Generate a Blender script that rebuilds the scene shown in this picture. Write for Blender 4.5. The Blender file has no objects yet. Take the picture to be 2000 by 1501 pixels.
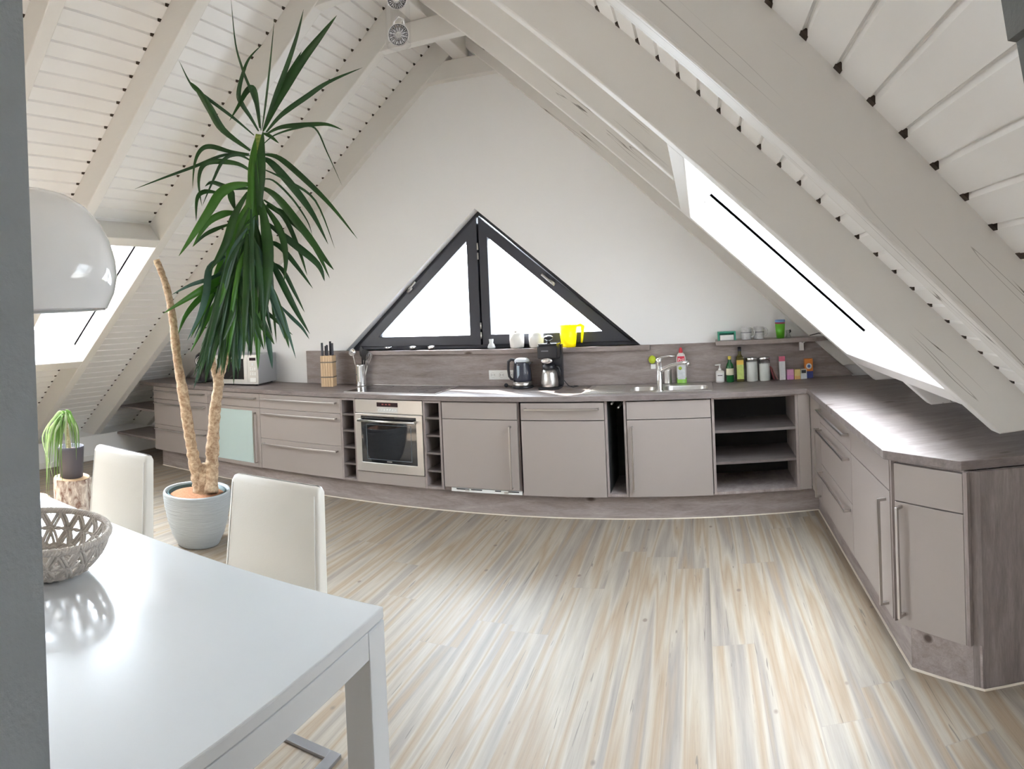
import bpy, bmesh, math, random
from mathutils import Vector, Matrix
random.seed(7)
PI = math.pi
sc = bpy.context.scene
COL = sc.collection

# ------------------------------------------------------------------ camera
F = 1224.6; YAW, PITCH, ROLL = -0.299, -0.0089, -0.0417; CY = 609.6; ZC = 1.508
def rot_rows():
    c, s = math.cos(YAW), math.sin(YAW); Y = Matrix(((c, -s, 0), (s, c, 0), (0, 0, 1)))
    c, s = math.cos(PITCH), math.sin(PITCH); P = Matrix(((1, 0, 0), (0, c, s), (0, -s, c)))
    c, s = math.cos(ROLL), math.sin(ROLL); R = Matrix(((c, 0, s), (0, 1, 0), (-s, 0, c)))
    return R @ P @ Y
CM = rot_rows()
cd = bpy.data.cameras.new('camera'); cam = bpy.data.objects.new('camera', cd); COL.objects.link(cam)
right, fwd, up = Vector(CM[0]), Vector(CM[1]), Vector(CM[2])
M = Matrix.Identity(4)
for i in range(3):
    M[i][0] = right[i]; M[i][1] = up[i]; M[i][2] = -fwd[i]
M[0][3], M[1][3], M[2][3] = 0, 0, ZC
cam.matrix_world = M
cd.type = 'PANO'; cd.panorama_type = 'CENTRAL_CYLINDRICAL'
cd.central_cylindrical_range_u_min = -1000 / F; cd.central_cylindrical_range_u_max = 1000 / F
cd.central_cylindrical_range_v_min = (CY - 1501) / F; cd.central_cylindrical_range_v_max = CY / F
cd.central_cylindrical_radius = 1.0
cd.clip_start = 0.02; cd.clip_end = 200
sc.camera = cam
def at(px, py, d):
    """World point seen at photo pixel (px, py), d metres away horizontally."""
    th = (px - 1000) / F
    v = CM.transposed() @ Vector((math.sin(th), math.cos(th), -(py - CY) / F))
    k = d / math.hypot(v.x, v.y)
    return Vector((0, 0, ZC)) + v * k

# ------------------------------------------------------------------ light
sc.view_settings.view_transform = 'Standard'; sc.view_settings.look = 'None'
sc.view_settings.gamma = 1; sc.view_settings.use_curve_mapping = False
sc.view_settings.exposure = 2.06
sc.cycles.use_denoising = True
sc.cycles.max_bounces = 14; sc.cycles.diffuse_bounces = 10; sc.cycles.transparent_max_bounces = 16
sc.cycles.sample_clamp_indirect = 6
w = bpy.data.worlds.new('sky'); sc.world = w; w.use_nodes = True
bg = w.node_tree.nodes['Background']; bg.inputs[0].default_value = (0.81, 0.905, 1.0, 1)
SUNDIR = (-0.47, 0.45, 0.76)
_t = w.node_tree; _tc = _t.nodes.new('ShaderNodeTexCoord'); _d = _t.nodes.new('ShaderNodeVectorMath'); _d.operation = 'DOT_PRODUCT'
_t.links.new(_tc.outputs['Generated'], _d.inputs[0]); _d.inputs[1].default_value = SUNDIR
_m = _t.nodes.new('ShaderNodeMapRange'); _m.inputs['From Min'].default_value = .52; _m.inputs['From Max'].default_value = 1.0
_m.inputs['To Min'].default_value = 3.6; _m.inputs['To Max'].default_value = 21.0
_t.links.new(_d.outputs['Value'], _m.inputs['Value']); _t.links.new(_m.outputs[0], bg.inputs[1])   # hazy sky, brightest around the sun
def sun(d, strength, ang):
    l = bpy.data.lights.new('sun', 'SUN'); l.energy = strength; l.angle = ang; l.color = (1, .97, .92)
    o = bpy.data.objects.new('sun', l); COL.objects.link(o)
    o.rotation_euler = Vector(d).to_track_quat('-Z', 'Y').to_euler(); o.location = (0, 8, 8)
sun((0.47, -0.45, -0.76), 18.0, math.radians(0.6))
def portal(name, loc, nrm, sx, sy):
    l = bpy.data.lights.new(name, 'AREA'); l.shape = 'RECTANGLE'; l.size = sx; l.size_y = sy
    l.cycles.is_portal = True
    o = bpy.data.objects.new(name, l); COL.objects.link(o); o.location = loc
    o.rotation_euler = Vector(nrm).to_track_quat('-Z', 'Y').to_euler()
    return o

# ------------------------------------------------------------------ roof geometry constants
ML, ZL, MR, ZR, XR0 = 0.84, 3.65, 0.93, 3.674, -1.83
OFF = 0.245
def zleft(x, off=0): return ZL + off + ML * (x - XR0)
def zright(x, off=0): return ZR + off - MR * (x - XR0)
def xleft(z, off=0): return XR0 + (z - ZL - off) / ML
def xright(z, off=0): return XR0 - (z - ZR - off) / MR
W = 4.833; D = 4.25; ZT = 0.871; ZB = 0.171; ZU = 0.831; XW = 0.734

# ------------------------------------------------------------------ materials
MATS = {}  # every material is procedural
def nt(name):
    m = bpy.data.materials.new(name); m.use_nodes = True
    return m, m.node_tree, m.node_tree.nodes['Principled BSDF']
def mat(name, col, rough=.5, metal=0, bump=0, bscale=60, var=0, vscale=6, coat=0, spec=.5, aniso=None):
    if name in MATS: return MATS[name]
    m, t, b = nt(name); MATS[name] = m
    b.inputs['Base Color'].default_value = (*col, 1); b.inputs['Roughness'].default_value = rough
    b.inputs['Metallic'].default_value = metal; b.inputs['Coat Weight'].default_value = coat
    b.inputs['Specular IOR Level'].default_value = spec
    tc = t.nodes.new('ShaderNodeTexCoord'); mp = t.nodes.new('ShaderNodeMapping')
    t.links.new(tc.outputs['Object'], mp.inputs[0])
    if aniso: mp.inputs['Scale'].default_value = aniso
    n = t.nodes.new('ShaderNodeTexNoise'); n.inputs['Scale'].default_value = vscale; n.inputs['Detail'].default_value = 4
    t.links.new(mp.outputs[0], n.inputs['Vector'])
    if var:
        r = t.nodes.new('ShaderNodeMix'); r.data_type = 'RGBA'
        r.inputs[6].default_value = (*[c * (1 - var) for c in col], 1); r.inputs[7].default_value = (*[min(1, c * (1 + var)) for c in col], 1)
        t.links.new(n.outputs[0], r.inputs[0]); t.links.new(r.outputs[2], b.inputs['Base Color'])
    n2 = t.nodes.new('ShaderNodeTexNoise'); n2.inputs['Scale'].default_value = bscale; n2.inputs['Detail'].default_value = 3
    t.links.new(mp.outputs[0], n2.inputs['Vector'])
    if bump:
        bp = t.nodes.new('ShaderNodeBump'); bp.inputs['Strength'].default_value = bump; bp.inputs['Distance'].default_value = .004
        t.links.new(n2.outputs[0], bp.inputs['Height']); t.links.new(bp.outputs[0], b.inputs['Normal'])
    return m
def ramp(t, src, stops):
    r = t.nodes.new('ShaderNodeValToRGB'); e = r.color_ramp.elements
    while len(e) < len(stops): e.new(.5)
    for k, (p, c) in enumerate(stops):
        e[k].position = p; e[k].color = (*c, 1) if len(c) == 3 else c
    t.links.new(src, r.inputs[0]); return r.outputs[0]
def mixc(t, a, b, f, mode='MIX'):
    r = t.nodes.new('ShaderNodeMix'); r.data_type = 'RGBA'; r.blend_type = mode
    for s, i in ((a, 6), (b, 7)):
        if isinstance(s, tuple): r.inputs[i].default_value = (*s, 1)
        else: t.links.new(s, r.inputs[i])
    if isinstance(f, float): r.inputs[0].default_value = f
    else: t.links.new(f, r.inputs[0])
    return r.outputs[2]
def noise(t, vec, scale, detail=4, rough=.55, dist=0):
    n = t.nodes.new('ShaderNodeTexNoise'); n.inputs['Scale'].default_value = scale; n.inputs['Detail'].default_value = detail
    n.inputs['Roughness'].default_value = rough; n.inputs['Distortion'].default_value = dist
    t.links.new(vec, n.inputs['Vector']); return n.outputs[0]
def mapping(t, scale, loc=(0, 0, 0), rot=(0, 0, 0), src='Object'):
    tc = t.nodes.new('ShaderNodeTexCoord'); mp = t.nodes.new('ShaderNodeMapping')
    t.links.new(tc.outputs[src], mp.inputs[0]); mp.inputs['Scale'].default_value = scale
    mp.inputs['Location'].default_value = loc; mp.inputs['Rotation'].default_value = rot
    return mp.outputs[0]
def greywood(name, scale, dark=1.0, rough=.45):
    """Grey-brown oak laminate, grain along the axis with the smallest scale."""
    if name in MATS: return MATS[name]
    m, t, b = nt(name); MATS[name] = m
    v = mapping(t, scale)
    a = noise(t, v, 3.0, 6, .6, .6)
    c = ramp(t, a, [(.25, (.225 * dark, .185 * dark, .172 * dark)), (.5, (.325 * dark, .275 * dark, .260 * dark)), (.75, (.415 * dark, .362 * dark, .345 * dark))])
    f = noise(t, v, 22, 5, .7)
    c = mixc(t, c, ramp(t, f, [(.3, (.62, .6, .6)), (.65, (1, 1, 1))]), .55, 'MULTIPLY')
    vo = t.nodes.new('ShaderNodeTexVoronoi'); vo.inputs['Scale'].default_value = 1.0
    t.links.new(mapping(t, tuple(4.5 if s > 3 else 2.2 for s in scale), (3.3, 1.7, .4)), vo.inputs['Vector'])
    k = ramp(t, vo.outputs['Distance'], [(.0, (1, 1, 1)), (.055, (1, 1, 1)), (.10, (0, 0, 0))])
    c = mixc(t, c, (.085, .06, .05), k)
    t.links.new(c, b.inputs['Base Color']); b.inputs['Roughness'].default_value = rough; b.inputs['Specular IOR Level'].default_value = .35
    bp = t.nodes.new('ShaderNodeBump'); bp.inputs['Strength'].default_value = .15; bp.inputs['Distance'].default_value = .002
    t.links.new(f, bp.inputs['Height']); t.links.new(bp.outputs[0], b.inputs['Normal'])
    return m
def floor_mat():
    m, t, b = nt('floor_boards')
    tc = t.nodes.new('ShaderNodeTexCoord'); sp = t.nodes.new('ShaderNodeSeparateXYZ'); t.links.new(tc.outputs['Object'], sp.inputs[0])
    def math_(op, a, bb=None):
        n = t.nodes.new('ShaderNodeMath'); n.operation = op
        for i, s in enumerate((a, bb)):
            if s is None: continue
            if isinstance(s, (int, float)): n.inputs[i].default_value = s
            else: t.links.new(s, n.inputs[i])
        return n.outputs[0]
    pw = .185
    ix = math_('FLOOR', math_('DIVIDE', sp.outputs[0], pw))
    fx = math_('FRACT', math_('DIVIDE', sp.outputs[0], pw))
    wn = t.nodes.new('ShaderNodeTexWhiteNoise'); wn.noise_dimensions = '1D'; t.links.new(ix, wn.inputs['W'])
    yo = math_('ADD', sp.outputs[1], math_('MULTIPLY', wn.outputs['Value'], 1.9))
    iy = math_('FLOOR', math_('DIVIDE', yo, 1.9)); fy = math_('FRACT', math_('DIVIDE', yo, 1.9))
    cm = t.nodes.new('ShaderNodeCombineXYZ'); t.links.new(ix, cm.inputs[0]); t.links.new(iy, cm.inputs[1])
    w2 = t.nodes.new('ShaderNodeTexWhiteNoise'); w2.noise_dimensions = '3D'; t.links.new(cm.outputs[0], w2.inputs['Vector'])
    # position shifted per board so that the figure differs
    cs = t.nodes.new('ShaderNodeVectorMath'); cs.operation = 'MULTIPLY_ADD'
    t.links.new(w2.outputs['Color'], cs.inputs[0]); cs.inputs[1].default_value = (.35, 9, 9); t.links.new(tc.outputs['Object'], cs.inputs[2])
    def mp(scale):
        q = t.nodes.new('ShaderNodeMapping'); q.inputs['Scale'].default_value = scale; t.links.new(cs.outputs[0], q.inputs[0]); return q.outputs[0]
    a = noise(t, mp((5.2, .20, 1)), 1.7, 2, .5, .12)
    cream, tan, gry, dk = (.305, .262, .212), (.240, .178, .120), (.205, .178, .155), (.150, .125, .105)
    c = ramp(t, a, [(.24, dk), (.33, gry), (.41, cream), (.475, tan), (.53, cream), (.60, gry), (.68, tan), (.76, cream)])
    g = noise(t, mp((60, 2.2, 1)), 2.0, 5, .65, .3)
    c = mixc(t, c, ramp(t, g, [(.3, (.74, .72, .70)), (.6, (1.05, 1.05, 1.05))]), .55, 'MULTIPLY')
    cc = noise(t, mp((30, 1.1, 1)), 2.3, 2, .5, 1.2)
    crack = ramp(t, cc, [(.695, (0, 0, 0)), (.71, (1, 1, 1))])
    c = mixc(t, c, (.10, .08, .07), mixc(t, (0, 0, 0), crack, .7))
    vo = t.nodes.new('ShaderNodeTexVoronoi'); vo.inputs['Scale'].default_value = 1.0; t.links.new(mp((5.5, 3.6, 1)), vo.inputs['Vector'])
    kn = ramp(t, vo.outputs['Distance'], [(0, (1, 1, 1)), (.040, (1, 1, 1)), (.075, (0, 0, 0))])
    c = mixc(t, c, (.15, .11, .09), kn)
    t1 = math_('LESS_THAN', fx, .012); t2 = math_('LESS_THAN', fy, .0022)
    c = mixc(t, c, (.20, .17, .15), math_('MULTIPLY', math_('MAXIMUM', t1, t2), .38))
    t.links.new(c, b.inputs['Base Color'])
    b.inputs['Roughness'].default_value = .48; b.inputs['Specular IOR Level'].default_value = .38
    bp = t.nodes.new('ShaderNodeBump'); bp.inputs['Strength'].default_value = .35; bp.inputs['Distance'].default_value = .0015
    t.links.new(g, bp.inputs['Height']); t.links.new(bp.outputs[0], b.inputs['Normal'])
    return m
def glass_mat(name, tint=(1, 1, 1), gloss=.08, rough=0.0, edge=.6):
    """Thin pane: lets light straight through, mirrors a little."""
    if name in MATS: return MATS[name]
    m = bpy.data.materials.new(name); m.use_nodes = True; t = m.node_tree; MATS[name] = m
    t.nodes.clear(); o = t.nodes.new('ShaderNodeOutputMaterial')
    tr = t.nodes.new('ShaderNodeBsdfTransparent'); tr.inputs[0].default_value = (*tint, 1)
    gl = t.nodes.new('ShaderNodeBsdfGlossy'); gl.inputs['Roughness'].default_value = rough
    lw = t.nodes.new('ShaderNodeLayerWeight'); lw.inputs[0].default_value = .25
    mm = t.nodes.new('ShaderNodeMath'); mm.operation = 'MULTIPLY_ADD'; mm.inputs[1].default_value = edge; mm.inputs[2].default_value = gloss
    t.links.new(lw.outputs['Fresnel'], mm.inputs[0])
    mx = t.nodes.new('ShaderNodeMixShader'); t.links.new(mm.outputs[0], mx.inputs[0])
    t.links.new(tr.outputs[0], mx.inputs[1]); t.links.new(gl.outputs[0], mx.inputs[2]); t.links.new(mx.outputs[0], o.inputs[0])
    return m
def translucent_mat(name, col, f=.5):
    if name in MATS: return MATS[name]
    m, t, b = nt(name); MATS[name] = m
    b.inputs['Base Color'].default_value = (*col, 1); b.inputs['Roughness'].default_value = .35
    tr = t.nodes.new('ShaderNodeBsdfTranslucent'); tr.inputs[0].default_value = (*col, 1)
    mx = t.nodes.new('ShaderNodeMixShader'); mx.inputs[0].default_value = f
    t.links.new(b.outputs[0], mx.inputs[1]); t.links.new(tr.outputs[0], mx.inputs[2])
    t.links.new(mx.outputs[0], t.nodes['Material Output'].inputs[0]); return m
def leaf_mat(name, a, b_, f=.25):
    if name in MATS: return MATS[name]
    m, t, b = nt(name); MATS[name] = m
    n = noise(t, mapping(t, (2, 2, 2)), 2.5, 3)
    c = ramp(t, n, [(.3, a), (.7, b_)])
    t.links.new(c, b.inputs['Base Color']); b.inputs['Roughness'].default_value = .38
    tr = t.nodes.new('ShaderNodeBsdfTranslucent'); t.links.new(c, tr.inputs[0])
    mx = t.nodes.new('ShaderNodeMixShader'); mx.inputs[0].default_value = f
    t.links.new(b.outputs[0], mx.inputs[1]); t.links.new(tr.outputs[0], mx.inputs[2])
    t.links.new(mx.outputs[0], t.nodes['Material Output'].inputs[0]); return m
def bark_mat(name, a, b_, scale=(25, 25, 60), bump=.8):
    if name in MATS: return MATS[name]
    m, t, b = nt(name); MATS[name] = m
    n = noise(t, mapping(t, scale), 1.2, 5, .65, .5)
    t.links.new(ramp(t, n, [(.35, a), (.65, b_)]), b.inputs['Base Color']); b.inputs['Roughness'].default_value = .85
    bp = t.nodes.new('ShaderNodeBump'); bp.inputs['Strength'].default_value = bump; bp.inputs['Distance'].default_value = .006
    t.links.new(n, bp.inputs['Height']); t.links.new(bp.outputs[0], b.inputs['Normal']); return m

PAINT = mat('white_beam_paint', (.73, .71, .68), .45, bump=.12, bscale=25, aniso=(.6, 12, 12), var=.02)
def cracked(name, ang):
    m, t, b = nt(name)
    v = mapping(t, (1, 1, 1), rot=(0, ang, 0))
    q = t.nodes.new('ShaderNodeMapping'); q.inputs['Scale'].default_value = (.55, 14, 14); t.links.new(v, q.inputs[0])
    n = noise(t, q.outputs[0], 1.6, 2, .5, .3)
    q2 = t.nodes.new('ShaderNodeMapping'); q2.inputs['Scale'].default_value = (.9, 2.2, 2.2); q2.inputs['Location'].default_value = (3, 1, 5); t.links.new(v, q2.inputs[0])
    area = ramp(t, noise(t, q2.outputs[0], 1.2, 2), [(.52, (0, 0, 0)), (.60, (1, 1, 1))])
    line = ramp(t, n, [(.492, (0, 0, 0)), (.4985, (1, 1, 1)), (.5015, (1, 1, 1)), (.508, (0, 0, 0))])
    ff = mixc(t, (0, 0, 0), line, area)
    t.links.new(mixc(t, (.73, .71, .68), (.10, .08, .06), ff), b.inputs['Base Color']); b.inputs['Roughness'].default_value = .45
    g = noise(t, q.outputs[0], 3, 3); bp = t.nodes.new('ShaderNodeBump'); bp.inputs['Strength'].default_value = .12; bp.inputs['Distance'].default_value = .004
    t.links.new(g, bp.inputs['Height']); t.links.new(bp.outputs[0], b.inputs['Normal']); return m
PAINT_R = cracked('cracked_beam_paint', -math.atan(.93))
BOARD = mat('white_board_paint', (.83, .82, .805), .42, bump=.05, bscale=30, var=.015)
PLASTER = mat('white_plaster', (.88, .88, .885), .8, bump=.10, bscale=160)
GREYWALL = mat('grey_plaster', (.31, .345, .37), .85, bump=.5, bscale=110, var=.05, vscale=30)
GROOVE_SHADE = mat('groove_end_shade', (.05, .035, .025), .9)  # shadow in the notched groove ends, put into the colour
FRONT = mat('taupe_front', (.335, .292, .270), .42, bump=.03, bscale=200)
GW_X = greywood('grey_oak_x', (1.1, 7, 7)); GW_Y = greywood('grey_oak_y', (7, 1.1, 7)); GW_Z = greywood('grey_oak_z', (7, 7, 1.1))
GW_XT = greywood('grey_oak_top', (1.2, 5, 5), .72, .46)
GW_SHADE = greywood('grey_oak_shaded', (1.1, 7, 7), .50)  # oak darkened to stand in for shade inside the open units
GW_Y2 = greywood('grey_oak_side', (8, 8, 1.0), .72, .5)
STEEL = mat('brushed_steel', (.62, .60, .58), .32, 1, bump=.04, bscale=300, aniso=(.2, 4, 4))
HANDLE = mat('satin_handle', (.50, .47, .45), .30, 1)
CHROME = mat('chrome', (.82, .82, .83), .07, 1)
BLACK = mat('black_plastic', (.018, .018, .022), .28)
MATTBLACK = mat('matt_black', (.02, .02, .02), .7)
BLUEBLACK = mat('blue_black_plastic', (.03, .033, .048), .22)
BGLASS = mat('black_glass', (.012, .012, .014), .04, coat=.5)
ANTHR = mat('anthracite_frame', (.040, .042, .056), .42)
DARKIN = mat('dark_interior', (.05, .045, .045), .6)
CREAM = mat('cream_leather', (.70, .67, .61), .45, bump=.08, bscale=220)
CREAMSIDE = mat('cream_leather_side', (.78, .77, .74), .42, bump=.08, bscale=220)
TABLEM = mat('white_lacquer', (.57, .59, .605), .24, coat=.25)
WHITEP = mat('white_plastic', (.80, .80, .78), .35)
PAPERW = mat('white_card', (.82, .81, .80), .6)
GLASS = glass_mat('window_glass')
FROST = translucent_mat('frosted_glass', (.62, .74, .72), .25)

# ------------------------------------------------------------------ mesh helpers
class MB:
    def __init__(s): s.v = []; s.f = []; s.mi = []; s.cur = 0; s.M = None; s.sm = []; s.smooth = False
    def add(s, vs, fs):
        n = len(s.v)
        s.v += [tuple(s.M @ Vector(p)) if s.M else tuple(p) for p in vs]
        s.f += [tuple(i + n for i in f) for f in fs]; s.mi += [s.cur] * len(fs); s.sm += [s.smooth] * len(fs); return s
    def box(s, x0, y0, z0, x1, y1, z1, b=0):
        if b:
            bm = bmesh.new(); bmesh.ops.create_cube(bm, size=1)
            for v in bm.verts: v.co = Vector(((x0 + x1) / 2 + v.co.x * (x1 - x0), (y0 + y1) / 2 + v.co.y * (y1 - y0), (z0 + z1) / 2 + v.co.z * (z1 - z0)))
            bmesh.ops.bevel(bm, geom=bm.edges[:], offset=b, segments=3, affect='EDGES', profile=.6)
            bm.verts.ensure_lookup_table(); s.add([v.co[:] for v in bm.verts], [tuple(v.index for v in f.verts) for f in bm.faces]); bm.free(); return s
        return s.add([(x0, y0, z0), (x1, y0, z0), (x1, y1, z0), (x0, y1, z0), (x0, y0, z1), (x1, y0, z1), (x1, y1, z1), (x0, y1, z1)],
                     [(0, 3, 2, 1), (4, 5, 6, 7), (0, 1, 5, 4), (1, 2, 6, 5), (2, 3, 7, 6), (3, 0, 4, 7)])
    def prism(s, poly, a, b, axis='y', holes=()):
        """poly: 2-D points in the plane normal to axis; from a to b along it."""
        def P(p, c): return {'y': (p[0], c, p[1]), 'z': (p[0], p[1], c), 'x': (c, p[0], p[1])}[axis]
        if not holes:
            n = len(poly)
            return s.add([P(p, a) for p in poly] + [P(p, b) for p in poly],
                         [tuple(range(n)), tuple(range(2 * n - 1, n - 1, -1))] + [(i, i + n, (i + 1) % n + n, (i + 1) % n) for i in range(n)])
        bm = bmesh.new()
        for lp in [poly] + list(holes):
            vv = [bm.verts.new(P(p, a)) for p in lp]
            for i in range(len(vv)): bm.edges.new((vv[i], vv[(i + 1) % len(vv)]))
        bmesh.ops.triangle_fill(bm, use_beauty=True, use_dissolve=False, edges=bm.edges[:])
        bm.verts.ensure_lookup_table(); bm.verts.index_update()
        base = [v.co[:] for v in bm.verts]; fs = [tuple(v.index for v in f.verts) for f in bm.faces]; bm.free()
        dd = {'y': 1, 'z': 2, 'x': 0}[axis]; top = [tuple(b if k == dd else c for k, c in enumerate(p)) for p in base]; n = len(base)
        ff = fs + [tuple(i + n for i in reversed(f)) for f in fs]; o = 0
        for lp in [poly] + list(holes):
            k = len(lp); ff += [(o + i, o + (i + 1) % k, o + (i + 1) % k + n, o + i + n) for i in range(k)]; o += k
        return s.add(base + top, ff)
    def lathe(s, prof, c=(0, 0, 0), n=32, a0=0, a1=2 * PI, cap=False):
        full = abs(a1 - a0 - 2 * PI) < 1e-6; m = n if full else n + 1
        vs = []
        for r, z in prof:
            for i in range(m):
                a = a0 + (a1 - a0) * i / n; vs.append((c[0] + r * math.cos(a), c[1] + r * math.sin(a), c[2] + z))
        fs = []
        for j in range(len(prof) - 1):
            for i in range(n):
                k = (i + 1) % m; fs.append((j * m + i, j * m + k, (j + 1) * m + k, (j + 1) * m + i))
        if cap: fs.append(tuple(reversed(range(m)))); fs.append(tuple(range((len(prof) - 1) * m, len(prof) * m)))
        o = s.smooth; s.smooth = True; s.add(vs, fs); s.smooth = o; return s
    def cyl(s, x, y, z0, z1, r, n=24): return s.lathe([(0.0001, z0), (r, z0), (r, z1), (0.0001, z1)], (x, y, 0), n)
    def tube(s, pts, r, n=8, cap=True, flat=None):
        pts = [Vector(p) for p in pts]; rs = r if isinstance(r, (list, tuple)) else [r] * len(pts)
        vs = []; up_ = None
        for i, p in enumerate(pts):
            t = (pts[min(i + 1, len(pts) - 1)] - pts[max(i - 1, 0)]).normalized()
            if up_ is None:
                up_ = Vector((0, 0, 1)) if abs(t.z) < .9 else Vector((1, 0, 0))
            u = t.cross(up_); 
            if u.length < 1e-5: u = t.cross(Vector((1, .3, 0)))
            u.normalize(); q = u.cross(t).normalized(); up_ = q
            for k in range(n):
                a = 2 * PI * k / n + (PI / 4 if n == 4 else 0); fl = flat or 1
                vs.append(p + (u * math.cos(a) + q * math.sin(a) * fl) * rs[i])
        fs = [(i * n + k, i * n + (k + 1) % n, (i + 1) * n + (k + 1) % n, (i + 1) * n + k) for i in range(len(pts) - 1) for k in range(n)]
        if cap: fs += [tuple(reversed(range(n))), tuple(range((len(pts) - 1) * n, len(pts) * n))]
        o = s.smooth; s.smooth = n > 4; s.add(vs, fs); s.smooth = o; return s
    def ball(s, c, r, n=16, sz=1.0):
        pr = [(max(.0001, r * math.sin(PI * k / n)), -r * sz * math.cos(PI * k / n)) for k in range(n + 1)]
        return s.lathe(pr, c, n * 2 if n < 12 else 24)
    def build(s, name, mats, parent=None, bevel=0, loc=None, rotz=0):
        me = bpy.data.meshes.new(name); me.from_pydata(s.v, [], s.f); me.update()
        for m in (mats if isinstance(mats, (list, tuple)) else [mats]): me.materials.append(m)
        me.polygons.foreach_set('material_index', s.mi); me.polygons.foreach_set('use_smooth', s.sm)
        bm = bmesh.new(); bm.from_mesh(me); bmesh.ops.recalc_face_normals(bm, faces=bm.faces); bm.to_mesh(me); bm.free()
        o = bpy.data.objects.new(name, me); COL.objects.link(o)
        if parent: o.parent = parent
        if loc: o.location = loc
        o.rotation_euler.z = rotz
        if bevel:
            b = o.modifiers.new('edge', 'BEVEL'); b.width = bevel; b.segments = 2; b.limit_method = 'ANGLE'; b.angle_limit = math.radians(50)
        return o
def tag(o, label=None, cat=None, group=None, kind=None):
    if label: o['label'] = label
    if cat: o['category'] = cat
    if group: o['group'] = group
    if kind: o['kind'] = kind
    return o
def thing(name, label, cat, loc=(0, 0, 0), rotz=0, group=None):
    o = bpy.data.objects.new(name, None); COL.objects.link(o); o.location = loc; o.rotation_euler.z = rotz; o.empty_display_size = .1
    return tag(o, label, cat, group)
def struct(o, label=None): return tag(o, label, kind='structure')
def copy_tree(o, parent=None):
    c = o.copy(); COL.objects.link(c)
    if parent: c.parent = parent
    for ch in list(o.children): copy_tree(ch, c)
    return c
def inset(poly, d):
    n = len(poly); out = []
    ar = sum(poly[i][0] * poly[(i + 1) % n][1] - poly[(i + 1) % n][0] * poly[i][1] for i in range(n))
    sg = 1 if ar > 0 else -1
    dd = d if isinstance(d, (list, tuple)) else [d] * n
    ln = []
    for i in range(n):
        a, b = Vector(poly[i]), Vector(poly[(i + 1) % n]); t = (b - a).normalized(); nn = Vector((-t.y, t.x)) * sg
        ln.append((a + nn * dd[i], t))
    for i in range(n):
        (p, t), (q, u) = ln[i - 1], ln[i]
        k = ((q - p).x * u.y - (q - p).y * u.x) / (t.x * u.y - t.y * u.x); x = p + t * k; out.append((x.x, x.y))
    return out

# ------------------------------------------------------------------ room shell
struct(MB().box(-6.3, -3.1, -.05, 2.2, 5.1, 0).build('floor', floor_mat()), 'pale streaky wood-look floor')
XA = XR0 - (ZL - ZR) / (ML + MR)
def apex(off): return zleft(XA, off)
KX = -6.15
gable = [(KX - .05, -.02), (2.1, -.02), (2.1, zright(2.1, .3)), (XA, apex(.30)), (KX - .05, zleft(KX - .05, .30))]
WIN = [(-3.07, 1.172), (-.465, 1.172), (-1.775, 2.325)]
m = MB().prism(gable, W, W + .19, 'y', [WIN]); o = m.build('wall_back', PLASTER); struct(o)
m = MB().prism(gable, -3.2, -3.0, 'y'); struct(m.build('wall_front', PLASTER))
m = MB().box(-6.6, -3.0, 0, -5.8, W, .27); struct(m.build('wall_left', PLASTER))
m = MB().box(1.47, -3.0, 0, 1.6, W, .852); struct(m.build('wall_right', PLASTER))
nL, nR = Vector((-ML, 0, 1)).normalized(), Vector((MR, 0, 1)).normalized()
DL, DR = OFF * nL.z, OFF * nR.z            # rafter depths square to the slope
def slab_poly(side, x0, x1, d0, d1):
    n = nL if side == 'L' else nR; zf = zleft if side == 'L' else zright
    a = Vector((x0, 0, zf(x0))); b = Vector((x1, 0, zf(x1)))
    return [((p + n * d).x, (p + n * d).z) for p, d in ((a, d0), (b, d0), (b, d1), (a, d1))]
# bays and the roof-window openings in them (x range on the beam undersides)
LY = [(4.76, 4.85), (3.99, 4.08), (3.165, 3.255), (2.365, 2.455), (1.56, 1.65), (.76, .85), (-.05, .04), (-.85, -.76), (-1.65, -1.56), (-2.45, -2.36)]
RY = [(4.76, 4.85), (3.83, 3.91), (2.85, 2.93), (2.125, 2.21), (1.22, 1.30), (-.50, -.41), (-1.4, -1.31), (-2.3, -2.21)]
SKL = (-4.78, -3.70); SKR = (-.035, .90)
ceilL, ceilR = MB(), MB()
def boards(mb, side, y0, y1, xa, xb, holes_=None):
    """Grooved boards across one bay, from ridge outwards."""
    zf = (lambda x: zleft(x, OFF)) if side == 'L' else (lambda x: zright(x, OFF))
    n = nL if side == 'L' else nR
    dx = .09 * n.z * (-1 if side == 'L' else 1)
    x = XA; pr = []
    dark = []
    while (x > xb if side == 'L' else x < xb):
        inside = xa is None or (x <= xa + abs(dx) if side == 'L' else x >= xa - abs(dx))
        if inside:
            for fr, dp in ((0, 0), (.83, 0), (.86, .010), (.90, .010)):
                xx = x + dx * fr; pr.append((xx + n.x * dp, zf(xx) + n.z * dp))
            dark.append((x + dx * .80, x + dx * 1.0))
        x += dx
    pr.append((x, zf(x)))
    k = len(pr); mb.cur = 0
    mb.add([(p[0], y0, p[1]) for p in pr] + [(p[0], y1, p[1]) for p in pr], [(i, i + 1, i + 1 + k, i + k) for i in range(k - 1)])
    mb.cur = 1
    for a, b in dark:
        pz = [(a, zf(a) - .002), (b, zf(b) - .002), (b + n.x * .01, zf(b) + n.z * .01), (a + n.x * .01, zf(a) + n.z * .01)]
        mb.prism(pz, y1 - .020, y1 + .002, 'y')  # dark block fills the groove end as painted shade
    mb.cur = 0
FILL_WIN_L = {3: (-4.78, -3.70), 5: (-4.9, -3.5), 7: (-4.9, -3.5)}   # unseen roof windows added for fill light
EXTRA_R = {}
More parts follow.
